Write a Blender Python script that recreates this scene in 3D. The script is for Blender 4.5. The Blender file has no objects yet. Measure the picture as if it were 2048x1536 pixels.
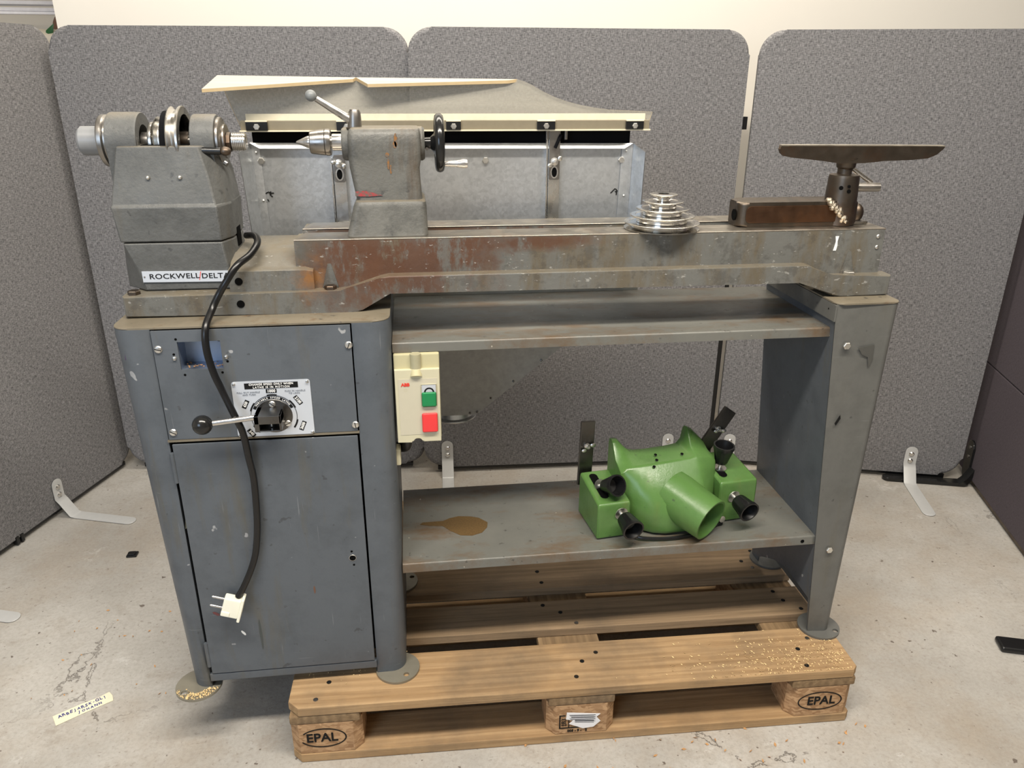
import bpy, bmesh, math, random
from mathutils import Vector, Matrix, Euler
random.seed(7)
C = bpy.context.scene.collection
SC = bpy.context.scene
R = math.radians
# ------------------------------------------------------------------ camera, world, lights, exposure
cd = bpy.data.cameras.new('camera'); cam = bpy.data.objects.new('camera', cd); C.objects.link(cam)
cam.location = (.292, -1.236, 1.321)
cam.rotation_euler = (R(68.21), R(-.253), R(-7.224))
cd.sensor_width = 36; cd.lens = 27.16; cd.clip_start = .02
SC.camera = cam
wd = bpy.data.worlds.new('world'); SC.world = wd; wd.use_nodes = True
wd.node_tree.nodes['Background'].inputs[0].default_value = (1, .97, .93, 1)
wd.node_tree.nodes['Background'].inputs[1].default_value = .3
def area(name, loc, rot, sx, sy, power, col):
    l = bpy.data.lights.new(name, 'AREA'); l.shape = 'RECTANGLE'; l.size = sx; l.size_y = sy
    l.energy = power; l.color = col
    o = bpy.data.objects.new(name, l); C.objects.link(o); o.location = loc; o.rotation_euler = rot
    return o
area('ceiling_lamp_front', (.5, -.85, 2.75), (R(6), 0, 0), 2.6, .26, 100, (1, .93, .82))
area('ceiling_lamp_back', (.6, .95, 2.75), (0, 0, 0), 2.6, .35, 40, (1, .93, .82))
area('window_light', (-1.5, -2.9, 1.9), (R(82), 0, R(-25)), 1.5, 1.3, 34, (.60, .77, 1))
SC.view_settings.view_transform = 'Standard'; SC.view_settings.look = 'None'
SC.view_settings.exposure = .12; SC.view_settings.gamma = 1; SC.view_settings.use_curve_mapping = False

# ------------------------------------------------------------------ mesh helpers
ORG = {}
class MB:
    def __init__(s): s.v = []; s.f = []; s.mi = []; s.sm = []
    def add(s, vs, fs, mi=0, smooth=False, M=None):
        n = len(s.v)
        s.v += [tuple(M @ Vector(p)) if M else tuple(p) for p in vs]
        for f in fs:
            s.f.append([n + i for i in f]); s.mi.append(mi); s.sm.append(smooth)
        return s
    def bm(s, b, mi=0, smooth=False, M=None):
        b.verts.ensure_lookup_table()
        for i, v in enumerate(b.verts): v.index = i
        s.add([v.co.copy() for v in b.verts], [[v.index for v in f.verts] for f in b.faces], mi, smooth, M); b.free(); return s
    def box(s, x0, x1, y0, y1, z0, z1, bev=0, seg=2, mi=0, M=None):
        b = bmesh.new()
        vs = [b.verts.new((x, y, z)) for z in (z0, z1) for y in (y0, y1) for x in (x0, x1)]
        for f in ((0, 2, 3, 1), (4, 5, 7, 6), (0, 1, 5, 4), (2, 6, 7, 3), (0, 4, 6, 2), (1, 3, 7, 5)): b.faces.new([vs[i] for i in f])
        if bev: bmesh.ops.bevel(b, geom=b.edges[:], offset=bev, segments=seg, profile=.5, affect='EDGES')
        return s.bm(b, mi, bool(bev), M)
    def prism(s, pts, a0, a1, axis='y', bev=0, seg=2, mi=0, M=None):
        # pts 2D polygon; axis y: (x,z) ; axis x: (y,z) ; axis z: (x,y)
        b = bmesh.new()
        def P(p, a): return {'y': (p[0], a, p[1]), 'x': (a, p[0], p[1]), 'z': (p[0], p[1], a)}[axis]
        A = [b.verts.new(P(p, a0)) for p in pts]; B = [b.verts.new(P(p, a1)) for p in pts]
        fa = b.faces.new(A); fb = b.faces.new(B[::-1]); n = len(pts)
        for i in range(n): b.faces.new((A[i], B[i], B[(i + 1) % n], A[(i + 1) % n]))
        if bev:
            es = [e for e in b.edges if (e.verts[0] in A and e.verts[1] in A) or (e.verts[0] in B and e.verts[1] in B)]
            bmesh.ops.bevel(b, geom=es, offset=bev, segments=seg, profile=.5, affect='EDGES')
        bmesh.ops.recalc_face_normals(b, faces=b.faces[:])
        return s.bm(b, mi, True, M)
    def loft(s, secs, mi=0, cap=True, smooth=True, closed=True, M=None):
        n = len(secs[0]); vs = [p for q in secs for p in q]; fs = []
        for k in range(len(secs) - 1):
            for i in range(n if closed else n - 1):
                j = (i + 1) % n
                fs.append((k * n + i, k * n + j, (k + 1) * n + j, (k + 1) * n + i))
        if cap: fs += [list(range(n))[::-1], [(len(secs) - 1) * n + i for i in range(n)]]
        return s.add(vs, fs, mi, smooth, M)
    def turn(s, prof, o=(0, 0, 0), d=(0, 0, 1), seg=32, mi=0, cap=True):
        # prof: list of (radius, height) along d from o
        q = Vector((0, 0, 1)).rotation_difference(Vector(d).normalized()).to_matrix().to_4x4()
        M = Matrix.Translation(o) @ q
        secs = [[(r * math.cos(2 * math.pi * i / seg), r * math.sin(2 * math.pi * i / seg), h) for i in range(seg)] for r, h in prof]
        return s.loft(secs, mi, cap, True, True, M)
    def cyl(s, a, b, r, r2=None, seg=20, mi=0):
        a = Vector(a); b = Vector(b); L = (b - a).length
        return s.turn([(r, 0), (r if r2 is None else r2, L)], a, b - a, seg, mi)
    def ball(s, c, r, seg=20, mi=0, sc=(1, 1, 1)):
        b = bmesh.new(); bmesh.ops.create_uvsphere(b, u_segments=seg, v_segments=seg // 2, radius=r)
        return s.bm(b, mi, True, Matrix.Translation(c) @ Matrix.Diagonal((*sc, 1)))
    def tube(s, pts, r, seg=10, mi=0, n=6, flat=None):
        P = smooth_path(pts, n) if n > 1 else [Vector(p) for p in pts]
        secs = []; up = Vector((0, 0, 1)); prev = None
        for i, p in enumerate(P):
            t = (P[min(i + 1, len(P) - 1)] - P[max(i - 1, 0)]).normalized()
            if prev is None:
                a = t.orthogonal().normalized()
            else:
                a = (prev - t * prev.dot(t)).normalized()
            prev = a; b = t.cross(a)
            secs.append([p + (a * math.cos(2 * math.pi * k / seg) + b * math.sin(2 * math.pi * k / seg)) * r for k in range(seg)])
        return s.loft(secs, mi)
    def build(s, name, mat, parent=None, org=None, ang=35, bev=0, thick=0, kind=None, weld=0):
        o0 = Vector(org if org is not None else ORG.get(parent, (0, 0, 0)))
        me = bpy.data.meshes.new(name)
        me.from_pydata([Vector(p) - o0 for p in s.v], [], s.f)
        for m in (mat if isinstance(mat, (list, tuple)) else [mat]): me.materials.append(m)
        for p, i, k in zip(me.polygons, s.mi, s.sm): p.material_index = i; p.use_smooth = True
        b = bmesh.new(); b.from_mesh(me)
        if weld: bmesh.ops.remove_doubles(b, verts=b.verts[:], dist=weld)
        bmesh.ops.recalc_face_normals(b, faces=b.faces[:]); b.to_mesh(me); b.free()
        try: me.set_sharp_from_angle(angle=R(ang))
        except Exception: pass
        o = bpy.data.objects.new(name, me); C.objects.link(o)
        if parent is not None:
            o.parent = parent; ORG[o] = o0
        else:
            o.location = o0; ORG[o] = o0
        if thick:
            m = o.modifiers.new('s', 'SOLIDIFY'); m.thickness = thick; m.offset = -1
        if bev:
            m = o.modifiers.new('b', 'BEVEL'); m.width = bev; m.segments = 2; m.limit_method = 'ANGLE'; m.angle_limit = R(40)
        w = o.modifiers.new('w', 'WEIGHTED_NORMAL'); w.keep_sharp = True; w.weight = 100
        if kind: o['kind'] = kind
        return o
def smooth_path(pts, n):
    P = [Vector(p) for p in pts]; out = []
    for i in range(len(P) - 1):
        a = P[max(i - 1, 0)]; b = P[i]; c = P[i + 1]; d = P[min(i + 2, len(P) - 1)]
        for k in range(n):
            t = k / n
            out.append(.5 * ((2 * b) + (c - a) * t + (2 * a - 5 * b + 4 * c - d) * t * t + (3 * b - a - 3 * c + d) * t ** 3))
    out.append(P[-1]); return out
def arc(cx, cy, r, a0, a1, n):
    return [(cx + r * math.cos(R(a0 + (a1 - a0) * i / n)), cy + r * math.sin(R(a0 + (a1 - a0) * i / n))) for i in range(n + 1)]
def rrect(x0, x1, y0, y1, r, n=5):
    return arc(x1 - r, y0 + r, r, -90, 0, n) + arc(x1 - r, y1 - r, r, 0, 90, n) + arc(x0 + r, y1 - r, r, 90, 180, n) + arc(x0 + r, y0 + r, r, 180, 270, n)
def thing(name, label, cat, loc=(0, 0, 0), rz=0, group=None, local=False):
    o = bpy.data.objects.new(name, None); C.objects.link(o); o.location = loc; o.rotation_euler = (0, 0, rz)
    o.empty_display_size = .05
    ORG[o] = Vector((0, 0, 0)) if local else Vector(loc)
    o['label'] = label; o['category'] = cat
    if group: o['group'] = group
    return o
def tag(o, label, cat, group=None, kind=None):
    o['label'] = label
    if cat: o['category'] = cat
    if group: o['group'] = group
    if kind: o['kind'] = kind
    return o
def text(name, s, size, mat, parent, loc, rot=(R(90), 0, 0), depth=.0003, bold=0, sx=1, spacing=1):
    cu = bpy.data.curves.new(name, 'FONT'); cu.body = s; cu.size = size; cu.align_x = 'CENTER'; cu.align_y = 'CENTER'
    cu.extrude = depth; cu.offset = bold; cu.space_character = spacing; cu.resolution_u = 3
    t = bpy.data.objects.new('tmp', cu); C.objects.link(t)
    dg = bpy.context.evaluated_depsgraph_get(); dg.update()
    me = bpy.data.meshes.new_from_object(t.evaluated_get(dg)); me.name = name
    bpy.data.objects.remove(t); me.materials.clear(); me.materials.append(mat)
    M = Matrix.Translation(Vector(loc) - ORG[parent]) @ Euler(rot).to_matrix().to_4x4() @ Matrix.Diagonal((sx, 1, 1, 1))
    me.transform(M)
    o = bpy.data.objects.new(name, me); C.objects.link(o); o.parent = parent; ORG[o] = ORG[parent]
    return o
def rot2(p, c, a):
    ca, sa = math.cos(a), math.sin(a); x, y = p[0] - c[0], p[1] - c[1]
    return (c[0] + ca * x - sa * y, c[1] + sa * x + ca * y)

# ------------------------------------------------------------------ materials
class NT:
    def __init__(s, name):
        s.m = bpy.data.materials.new(name); s.m.use_nodes = True; s.t = s.m.node_tree; s.t.nodes.clear()
        s.out = s.n('ShaderNodeOutputMaterial'); s.co = s.n('ShaderNodeTexCoord'); s.obj = s.co.outputs['Object']
    def n(s, ty, **k):
        q = s.t.nodes.new(ty)
        for a, b in k.items(): setattr(q, a, b)
        return q
    def l(s, a, b): s.t.links.new(a, b)
    def map(s, sc=(1, 1, 1), rot=(0, 0, 0), loc=(0, 0, 0), src=None):
        m = s.n('ShaderNodeMapping'); m.inputs['Scale'].default_value = sc; m.inputs['Rotation'].default_value = rot
        m.inputs['Location'].default_value = loc; s.l(src or s.obj, m.inputs[0]); return m.outputs[0]
    def noise(s, scale, detail=4, rough=.6, vec=None, dist=0):
        q = s.n('ShaderNodeTexNoise'); q.inputs['Scale'].default_value = scale; q.inputs['Detail'].default_value = detail
        q.inputs['Roughness'].default_value = rough; q.inputs['Distortion'].default_value = dist
        s.l(vec or s.obj, q.inputs['Vector']); return q.outputs['Fac']
    def vor(s, scale, vec=None, feature='F1', out='Distance'):
        q = s.n('ShaderNodeTexVoronoi'); q.feature = feature; q.inputs['Scale'].default_value = scale
        s.l(vec or s.obj, q.inputs['Vector']); return q.outputs[out]
    def ramp(s, fac, stops):
        q = s.n('ShaderNodeValToRGB'); e = q.color_ramp.elements
        while len(e) < len(stops): e.new(.5)
        for a, (p, c) in zip(e, stops):
            a.position = p; a.color = (*c, 1) if isinstance(c, (tuple, list)) else (c, c, c, 1)
        s.l(fac, q.inputs[0]); return q.outputs[0]
    def mix(s, fac, a, b, mode='MIX'):
        q = s.n('ShaderNodeMix', data_type='RGBA', blend_type=mode)
        for i, x in ((0, fac), (6, a), (7, b)):
            if hasattr(x, 'is_output'): s.l(x, q.inputs[i])
            elif i == 0: q.inputs[0].default_value = x
            else: q.inputs[i].default_value = (*x, 1)
        return q.outputs[2]
    def math(s, op, a, b=None, c=None):
        q = s.n('ShaderNodeMath', operation=op)
        for i, x in enumerate((a, b, c)):
            if x is None: continue
            if hasattr(x, 'is_output'): s.l(x, q.inputs[i])
            else: q.inputs[i].default_value = x
        return q.outputs[0]
    def sep(s, src=None):
        q = s.n('ShaderNodeSeparateXYZ'); s.l(src or s.obj, q.inputs[0]); return q.outputs
    def blob(s, c, r, soft=.5):
        # 1 inside an ellipsoid at c (object coordinates), noise-broken edge
        v = s.map(tuple(1 / a for a in r), (0, 0, 0), tuple(-a / b for a, b in zip(c, r)))
        q = s.n('ShaderNodeVectorMath', operation='LENGTH'); s.l(v, q.inputs[0])
        nz = s.noise(30, 5, .7)
        d = s.math('ADD', q.outputs['Value'], s.math('MULTIPLY', s.math('SUBTRACT', nz, .5), 1.2))
        return s.ramp(d, [(1 - soft if soft < 1 else 0, 1), (1, 0)])
    def dust(s, c, amt, col=(.22, .18, .12)):
        g = s.n('ShaderNodeNewGeometry'); z = s.sep(g.outputs['Normal'])[2]
        k = s.math('MULTIPLY', s.ramp(z, [(.75, 0), (.95, 1)]), s.math('MULTIPLY', s.ramp(s.noise(22, 6, .7), [(.3, .35), (.62, 1)]), amt))
        return s.mix(k, c, col)
    def bump(s, h, strength=.2, dist=.002):
        q = s.n('ShaderNodeBump'); q.inputs['Strength'].default_value = strength; q.inputs['Distance'].default_value = dist
        s.l(h, q.inputs['Height']); return q.outputs[0]
    def done(s, col, rough=.5, metal=0, normal=None, spec=.5, coat=0):
        p = s.n('ShaderNodeBsdfPrincipled')
        for k, x in (('Base Color', col), ('Roughness', rough), ('Metallic', metal), ('Specular IOR Level', spec), ('Coat Weight', coat)):
            if hasattr(x, 'is_output'): s.l(x, p.inputs[k])
            else: p.inputs[k].default_value = (*x, 1) if isinstance(x, tuple) else x
        if normal: s.l(normal, p.inputs['Normal'])
        s.l(p.outputs[0], s.out.inputs[0]); s.p = p
        return s.m
def plain(name, col, rough=.5, metal=0, spec=.5, var=.12, scale=60):
    n = NT(name); f = n.noise(scale, 3)
    c = n.mix(f, tuple(x * (1 - var) for x in col), tuple(min(1, x * (1 + var)) for x in col))
    return n.done(c, rough, metal, None, spec)
def m_paint(name, a, b, stain=(.11, .095, .06), rough=.42, scr=True, bumpy=0, stain_amt=.5, sheen=.5, mott=.35, dust=0):
    n = NT(name)
    c = n.mix(n.noise(3.5, 5, .65), a, b)
    dr = n.noise(1, 4, .6, n.map((26, 26, 3.2)))
    c = n.mix(n.math('MULTIPLY', n.ramp(dr, [(.57, 0), (.75, 1)]), stain_amt), c, stain)
    sp = n.noise(55, 2, .5)
    c = n.mix(n.math('MULTIPLY', n.ramp(sp, [(.7, 0), (.74, 1)]), .55), c, (.035, .035, .035))
    if scr:
        s1 = n.noise(1, 2, .5, n.map((260, 60, 9), (0, R(28), 0)))
        s2 = n.noise(1, 2, .5, n.map((8, 60, 300), (0, R(-12), 0)))
        sc = n.math('ADD', n.ramp(s1, [(.72, 0), (.76, 1)]), n.ramp(s2, [(.73, 0), (.77, 1)]))
        c = n.mix(n.math('MULTIPLY', sc, .22), c, (.45, .46, .47))
        wp = n.noise(34, 2, .5, n.map((1, 1, 1), (0, 0, 0), (4, 2, 7)))
        c = n.mix(n.math('MULTIPLY', n.ramp(wp, [(.745, 0), (.76, 1)]), .6), c, (.5, .5, .5))
    c = n.mix(n.math('MULTIPLY', n.ramp(n.noise(13, 6, .72), [(.46, 0), (.66, 1)]), mott), c, tuple(x * .62 for x in a))
    if dust: c = n.dust(c, dust)
    nb = n.bump(n.noise(120, 4, .65), .3 if bumpy else .06, .004)
    return n.done(c, n.ramp(n.noise(8, 4), [(.3, rough - .1), (.7, rough + .14)]), 0, nb, sheen)
def m_metal(name, a, b, rough=.3, scale=25, rust=0, aniso=None):
    n = NT(name); c = n.mix(n.noise(scale, 4, .65, n.map(aniso) if aniso else None), a, b)
    if rust: c = n.mix(n.math('MULTIPLY', n.ramp(n.noise(14, 6, .7), [(.5, 0), (.7, 1)]), rust), c, (.16, .07, .03))
    return n.done(c, n.ramp(n.noise(30, 3), [(.3, max(.05, rough - .08)), (.7, rough + .12)]), 1)
def m_galv():
    n = NT('galvanised_sheet')
    v = n.vor(160, None, 'F1', 'Color'); g = n.sep(v)[0]
    c = n.mix(g, (.58, .60, .62), (.66, .68, .70))
    c = n.mix(n.math('MULTIPLY', n.ramp(n.noise(190, 3, .7), [(.55, 0), (.68, 1)]), .4), c, (.66, .68, .70))
    c = n.mix(n.math('MULTIPLY', n.ramp(n.noise(60, 4, .7), [(.5, 0), (.7, 1)]), .2), c, (.25, .27, .27))
    r = n.math('ADD', n.math('MULTIPLY', g, .05), n.ramp(n.noise(4, 3), [(.3, .27), (.7, .36)]))
    return n.done(c, r, .8)
def m_fabric(name, a, b, k=1):
    n = NT(name)
    s1 = n.noise(1, 2, .6, n.map((430 * k, 430 * k, 85 * k))); s2 = n.noise(1, 2, .6, n.map((85 * k, 85 * k, 430 * k)))
    s3 = n.noise(1, 3, .6, n.map((900 * k, 900 * k, 900 * k)))
    w = n.math('ADD', n.math('MULTIPLY', n.math('ADD', s1, s2), .38), n.math('MULTIPLY', s3, .26))
    w = n.ramp(w, [(.40, 0), (.62, 1)])
    c = n.mix(w, a, b)
    c = n.mix(n.math('MULTIPLY', n.noise(3, 3), .18), c, tuple(x * .7 for x in a))
    return n.done(c, .95, 0, n.bump(w, .35, .001), .15)
def m_wood(name, a, b, dark, axis='x', grey=.3, wv=.35):
    n = NT(name)
    sc = {'x': (2.6, 75, 75), 'y': (75, 2.6, 75)}[axis]
    g = n.ramp(n.noise(1, 6, .68, n.map(sc), .5), [(.34, 0), (.66, 1)])
    w = n.n('ShaderNodeTexWave', wave_type='BANDS', bands_direction='Y' if axis == 'x' else 'X')
    w.inputs['Scale'].default_value = 17; w.inputs['Distortion'].default_value = 6.5; w.inputs['Detail'].default_value = 3; w.inputs['Detail Scale'].default_value = .6
    n.l(n.map((.25, 1, 1) if axis == 'x' else (1, .25, 1)), w.inputs['Vector'])
    c = n.mix(g, a, b)
    c = n.mix(n.math('MULTIPLY', w.outputs['Fac'], wv), c, dark)
    c = n.mix(n.math('MULTIPLY', n.ramp(n.noise(5, 5, .65), [(.45, 0), (.72, 1)]), grey), c, (.12, .095, .07))
    return n.done(c, .8, 0, n.bump(n.math('ADD', g, n.math('MULTIPLY', w.outputs['Fac'], .4)), .3, .0015), .25)
def m_chip():
    n = NT('pressed_wood_block')
    v = n.vor(95, n.map((1, 1, 2.2)), 'F1', 'Color'); g = n.sep(v)[0]
    c = n.mix(g, (.30, .17, .085), (.56, .36, .2))
    c = n.mix(n.math('MULTIPLY', n.noise(18, 4), .35), c, (.3, .18, .1))
    return n.done(c, .85, 0, n.bump(g, .4, .002), .2)
def m_floor():
    n = NT('worn_painted_concrete')
    c = n.mix(n.ramp(n.noise(1.6, 7, .65), [(.35, 0), (.68, 1)]), (.345, .325, .295), (.53, .508, .472))
    c = n.mix(n.math('MULTIPLY', n.ramp(n.noise(2.6, 5, .7, n.map((1, 1, 1), (0, 0, 0), (3, 9, 0))), [(.46, 0), (.70, 1)]), .6), c, (.36, .295, .225))
    c = n.mix(n.math('MULTIPLY', n.ramp(n.noise(90, 3, .6), [(.62, 0), (.7, 1)]), .5), c, (.2, .17, .14))
    c = n.mix(n.math('MULTIPLY', n.ramp(n.noise(1, 3, .6, n.map((30, 90, 1), (0, 0, R(20)))), [(.68, 0), (.76, 1)]), .55), c, (.14, .11, .09))
    e = n.vor(1.9, n.map((1, 1, 1), (0, 0, .4)), 'DISTANCE_TO_EDGE')
    e = n.math('ADD', e, n.math('MULTIPLY', n.math('SUBTRACT', n.noise(14, 6, .7), .5), .16))
    crack = n.math('MULTIPLY', n.ramp(n.math('ABSOLUTE', e), [(0, .8), (.004, 0)]), n.ramp(n.noise(1.7, 2), [(.56, 0), (.66, 1)]))
    c = n.mix(crack, c, (.09, .07, .055))
    c = n.mix(n.math('MULTIPLY', n.ramp(n.noise(110, 4, .7), [(.44, 0), (.62, 1)]), .24), c, (.24, .205, .17))
    c = n.mix(n.math('MULTIPLY', n.ramp(n.noise(48, 2, .5, n.map((1, 1, 1), (0, 0, 0), (2, 2, 5))), [(.72, 0), (.74, 1)]), .8), c, (.09, .065, .05))
    c = n.mix(n.math('MULTIPLY', n.ramp(n.noise(9, 8, .78, n.map((1, 1, 1), (0, 0, 0), (7, 3, 0))), [(.55, 0), (.68, 1)]), .45), c, (.27, .225, .18))
    fl = n.ramp(n.noise(5, 7, .75, n.map((1, 1, 1), (0, 0, 0), (1, 5, 2))), [(.60, 0), (.66, 1)])
    c = n.mix(n.math('MULTIPLY', fl, .35), c, (.7, .68, .65))
    h = n.math('SUBTRACT', n.math('ADD', n.math('MULTIPLY', n.noise(40, 6, .7), .5), n.math('MULTIPLY', fl, .25)), crack)
    return n.done(c, .6, 0, n.bump(h, .6, .005), .35)
def m_bed():
    n = NT('rusty_grey_bed_paint')
    c = n.mix(n.noise(5, 5, .65), (.10, .10, .092), (.165, .163, .148))
    c = n.mix(n.math('MULTIPLY', n.ramp(n.noise(1, 5, .7, n.map((16, 16, 4))), [(.46, 0), (.62, 1)]), .65), c, (.115, .085, .045))
    c = n.mix(n.math('MULTIPLY', n.ramp(n.noise(30, 6, .75), [(.52, 0), (.60, 1)]), .4), c, (.055, .05, .045))
    pat = n.ramp(n.noise(17, 8, .72, n.map((1.3, 1, .55))), [(.42, 0), (.50, 1)])
    tone = n.mix(n.noise(7, 4), (.055, .024, .015), (.135, .058, .026))
    for b, a in (((-.23, -.085, .075), (.20, .3, .12)), ((-.32, -.085, .09), (.12, .3, .09)), ((-.12, -.085, .11), (.09, .3, .07)), ((.02, -.085, .115), (.14, .3, .022))):
        k = n.math('MULTIPLY', n.blob(b, a, .7), n.math('ADD', n.math('MULTIPLY', pat, .8), .12))
        c = n.mix(n.math('MULTIPLY', k, .95), c, tone)
    k = n.math('MULTIPLY', n.blob((-.39, -.095, .062), (.04, .2, .045), .8), n.ramp(n.noise(28, 6, .7), [(.40, 0), (.58, 1)]))
    c = n.mix(n.math('MULTIPLY', k, .9), c, (.24, .11, .035))
    c = n.dust(c, .75, (.155, .13, .09))
    c = n.mix(n.math('MULTIPLY', n.ramp(n.noise(150, 3, .6, n.map((.45, 1, 1), (0, R(30), 0))), [(.66, 0), (.69, 1)]), .55), c, (.40, .39, .36))
    return n.done(c, .5, 0, n.bump(n.noise(80, 5), .25, .003), .45)
def m_shelf():
    n = NT('dusty_stained_shelf')
    c = n.mix(n.noise(6, 6, .7), (.11, .112, .102), (.20, .195, .17))
    c = n.mix(n.math('MULTIPLY', n.ramp(n.noise(1, 7, .72, n.map((5, 11, 5))), [(.48, 0), (.64, 1)]), .75), c, (.13, .075, .034))
    c = n.mix(n.math('MULTIPLY', n.ramp(n.noise(60, 3, .6), [(.66, 0), (.72, 1)]), .6), c, (.04, .035, .03))
    c = n.mix(n.math('MULTIPLY', n.ramp(n.noise(75, 2, .5, n.map((1, 1, 1), (0, 0, 0), (5, 1, 3))), [(.75, 0), (.77, 1)]), .8), c, (.55, .50, .40))
    return n.done(c, n.ramp(n.noise(9, 5), [(.3, .26), (.7, .5)]), 0, n.bump(n.noise(70, 5), .1, .003), .5)
def m_redmark(nm='worn_red_mark', col=(.36, .035, .04), k=.42):
    n = NT(nm)
    return n.done(n.mix(n.ramp(n.noise(130, 4, .7), [(k, 0), (k + .16, 1)]), (.11, .098, .082), col), .6)
def m_poly(op):
    n = NT('scratched_clear_plastic_%d' % int(op * 100))
    f = n.noise(1, 3, .6, n.map((3, 60, 60)))
    c = n.mix(f, (.42, .40, .35), (.58, .55, .48))
    p = n.n('ShaderNodeBsdfPrincipled'); n.l(c, p.inputs['Base Color']); p.inputs['Roughness'].default_value = .22
    t = n.n('ShaderNodeBsdfTransparent'); t.inputs[0].default_value = (.93, .92, .88, 1)
    x = n.n('ShaderNodeMixShader'); n.l(n.math('ADD', n.math('MULTIPLY', f, .14), op - .07), x.inputs[0])
    n.l(t.outputs[0], x.inputs[1]); n.l(p.outputs[0], x.inputs[2]); n.l(x.outputs[0], n.out.inputs[0]); return n.m

GREY = m_paint('grey_cabinet_paint', (.078, .090, .104), (.115, .128, .144), stain_amt=.65)
GREYW = m_paint('grey_leg_paint', (.105, .105, .096), (.145, .143, .132), stain_amt=.35)
GREYT = m_paint('stained_grey_top_paint', (.145, .122, .085), (.215, .185, .135), (.12, .065, .025), .45, False, 0, .75)
SHELFM = m_shelf()
CAST = m_paint('grey_casting_paint', (.078, .08, .078), (.125, .126, .12), (.10, .08, .05), .5, False, 1, .5, .5, .55, .5)
CASTR = m_paint('rust_stained_casting', (.098, .097, .088), (.155, .15, .132), (.075, .048, .026), .5, False, 1, 1.0, .5, .9, .6)
BED = m_bed()
BEDTOP = m_metal('machined_way', (.30, .27, .23), (.42, .39, .34), .38, 12, .4, (4, 40, 40))
STEEL = m_metal('bright_steel', (.62, .60, .57), (.78, .76, .73), .22)
DSTEEL = m_metal('dark_steel', (.25, .235, .22), (.38, .36, .33), .32, 25, .25)
RSTEEL = m_metal('rusty_brown_steel', (.075, .06, .048), (.19, .16, .13), .42, 18, .45)
ALU = m_metal('cast_aluminium', (.70, .69, .67), (.84, .83, .80), .26)
PULM = m_metal('dull_pulley_metal', (.42, .41, .38), (.58, .56, .53), .28, 30, .1)
PALU = m_metal('turned_aluminium', (.60, .575, .53), (.74, .72, .68), .2)
GALV = m_galv()
ZINC = m_metal('zinc_screw', (.72, .70, .66), (.85, .83, .78), .35)
BLACK = plain('black_gloss_paint', (.012, .012, .012), .18)
BLKP = plain('black_plastic', (.007, .007, .0075), .34)
RUBBER = plain('black_rubber', (.006, .006, .007), .9, 0, .1)
DARK = plain('dark_hole', (.004, .004, .004), .9, 0, .05)
CREAM = plain('cream_plastic', (.52, .475, .29), .45, 0, .4, .04)
CREAM2 = plain('cream_lid_plastic', (.58, .54, .38), .42, 0, .4, .03)
PLUGW = plain('ivory_plug_plastic', (.86, .84, .70), .35, 0, .4, .03)
GREENB = plain('green_button_plastic', (.012, .22, .07), .4, 0, .4, .1)
REDB = plain('red_button_plastic', (.78, .05, .05), .4, 0, .4, .05)
REDT = plain('red_print', (.7, .05, .03), .6)
PLATE = plain('printed_aluminium_plate', (.66, .70, .76), .35, .35, .5, .06, 20)
WHITEP = plain('white_print', (.85, .85, .83), .6, 0, .3, .03)
INK = plain('black_ink', (.008, .008, .008), .7, 0, .2)
BLUEINK = plain('blue_ink', (.02, .03, .2), .7)
FAINT = plain('faded_grey_print', (.25, .27, .30), .6)
FAB = m_fabric('grey_woven_fabric', (.083, .081, .084), (.345, .337, .34))
PLUM = m_fabric('dark_plum_fabric', (.075, .062, .070), (.118, .100, .112), 1.3)
GWALL = plain('grey_wall_paint', (.42, .41, .40), .8, 0, .2, .02, 3)
WALLM = plain('white_wall_paint', (.79, .75, .68), .8, 0, .2, .02, 3)
FLOOR = m_floor()
SILVER = plain('silver_powder_coat', (.56, .56, .55), .4, .15, .5, .05)
WOOD = m_wood('pallet_board_wood', (.33, .205, .10), (.50, .335, .18), (.20, .115, .055), 'x', .6, .28)
WOODD = m_wood('weathered_board_wood', (.21, .145, .085), (.36, .25, .15), (.12, .08, .045), 'x', .6, .12)
WOODY = m_wood('stringer_board_wood', (.20, .13, .07), (.34, .23, .125), (.12, .075, .04), 'y', .5)
CHIP = m_chip()
GREENP = m_paint('green_enamel', (.075, .165, .042), (.115, .235, .06), (.15, .16, .04), .3, False, 0, .3)
PC = m_poly(.38); PCF = m_poly(.86)
PCE = plain('yellowed_plastic_edge', (.50, .38, .22), .35)
RAIL = plain('dull_tan_rail', (.25, .215, .15), .45, .2)
CREAMR = plain('pale_rail_strip', (.72, .66, .50), .5)
FOOTM = plain('worn_zinc_foot', (.26, .24, .19), .42, .35)
BDARK = m_metal('blackened_steel', (.10, .095, .09), (.20, .19, .175), .35, 30, .15)
GALVB = m_metal('zinc_box', (.30, .36, .47), (.40, .46, .56), .5)
DUST = plain('sawdust', (.78, .58, .30), .9, 0, .1, .25, 200)
RUSTD = plain('rusty_dust', (.42, .21, .07), .9, 0, .1, .4, 300)
SLAT = plain('white_blind_slat', (.80, .78, .80), .5)
PAPER = plain('cream_paper', (.80, .74, .56), .7, 0, .2, .05)
WPAPER = plain('white_sticker_paper', (.82, .82, .84), .5, 0, .3, .05)
LEAF = plain('green_leaf', (.02, .10, .03), .5)
POT = plain('cream_pot', (.70, .62, .50), .5)
BROWN = plain('brown_stem', (.16, .08, .05), .7)

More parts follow.
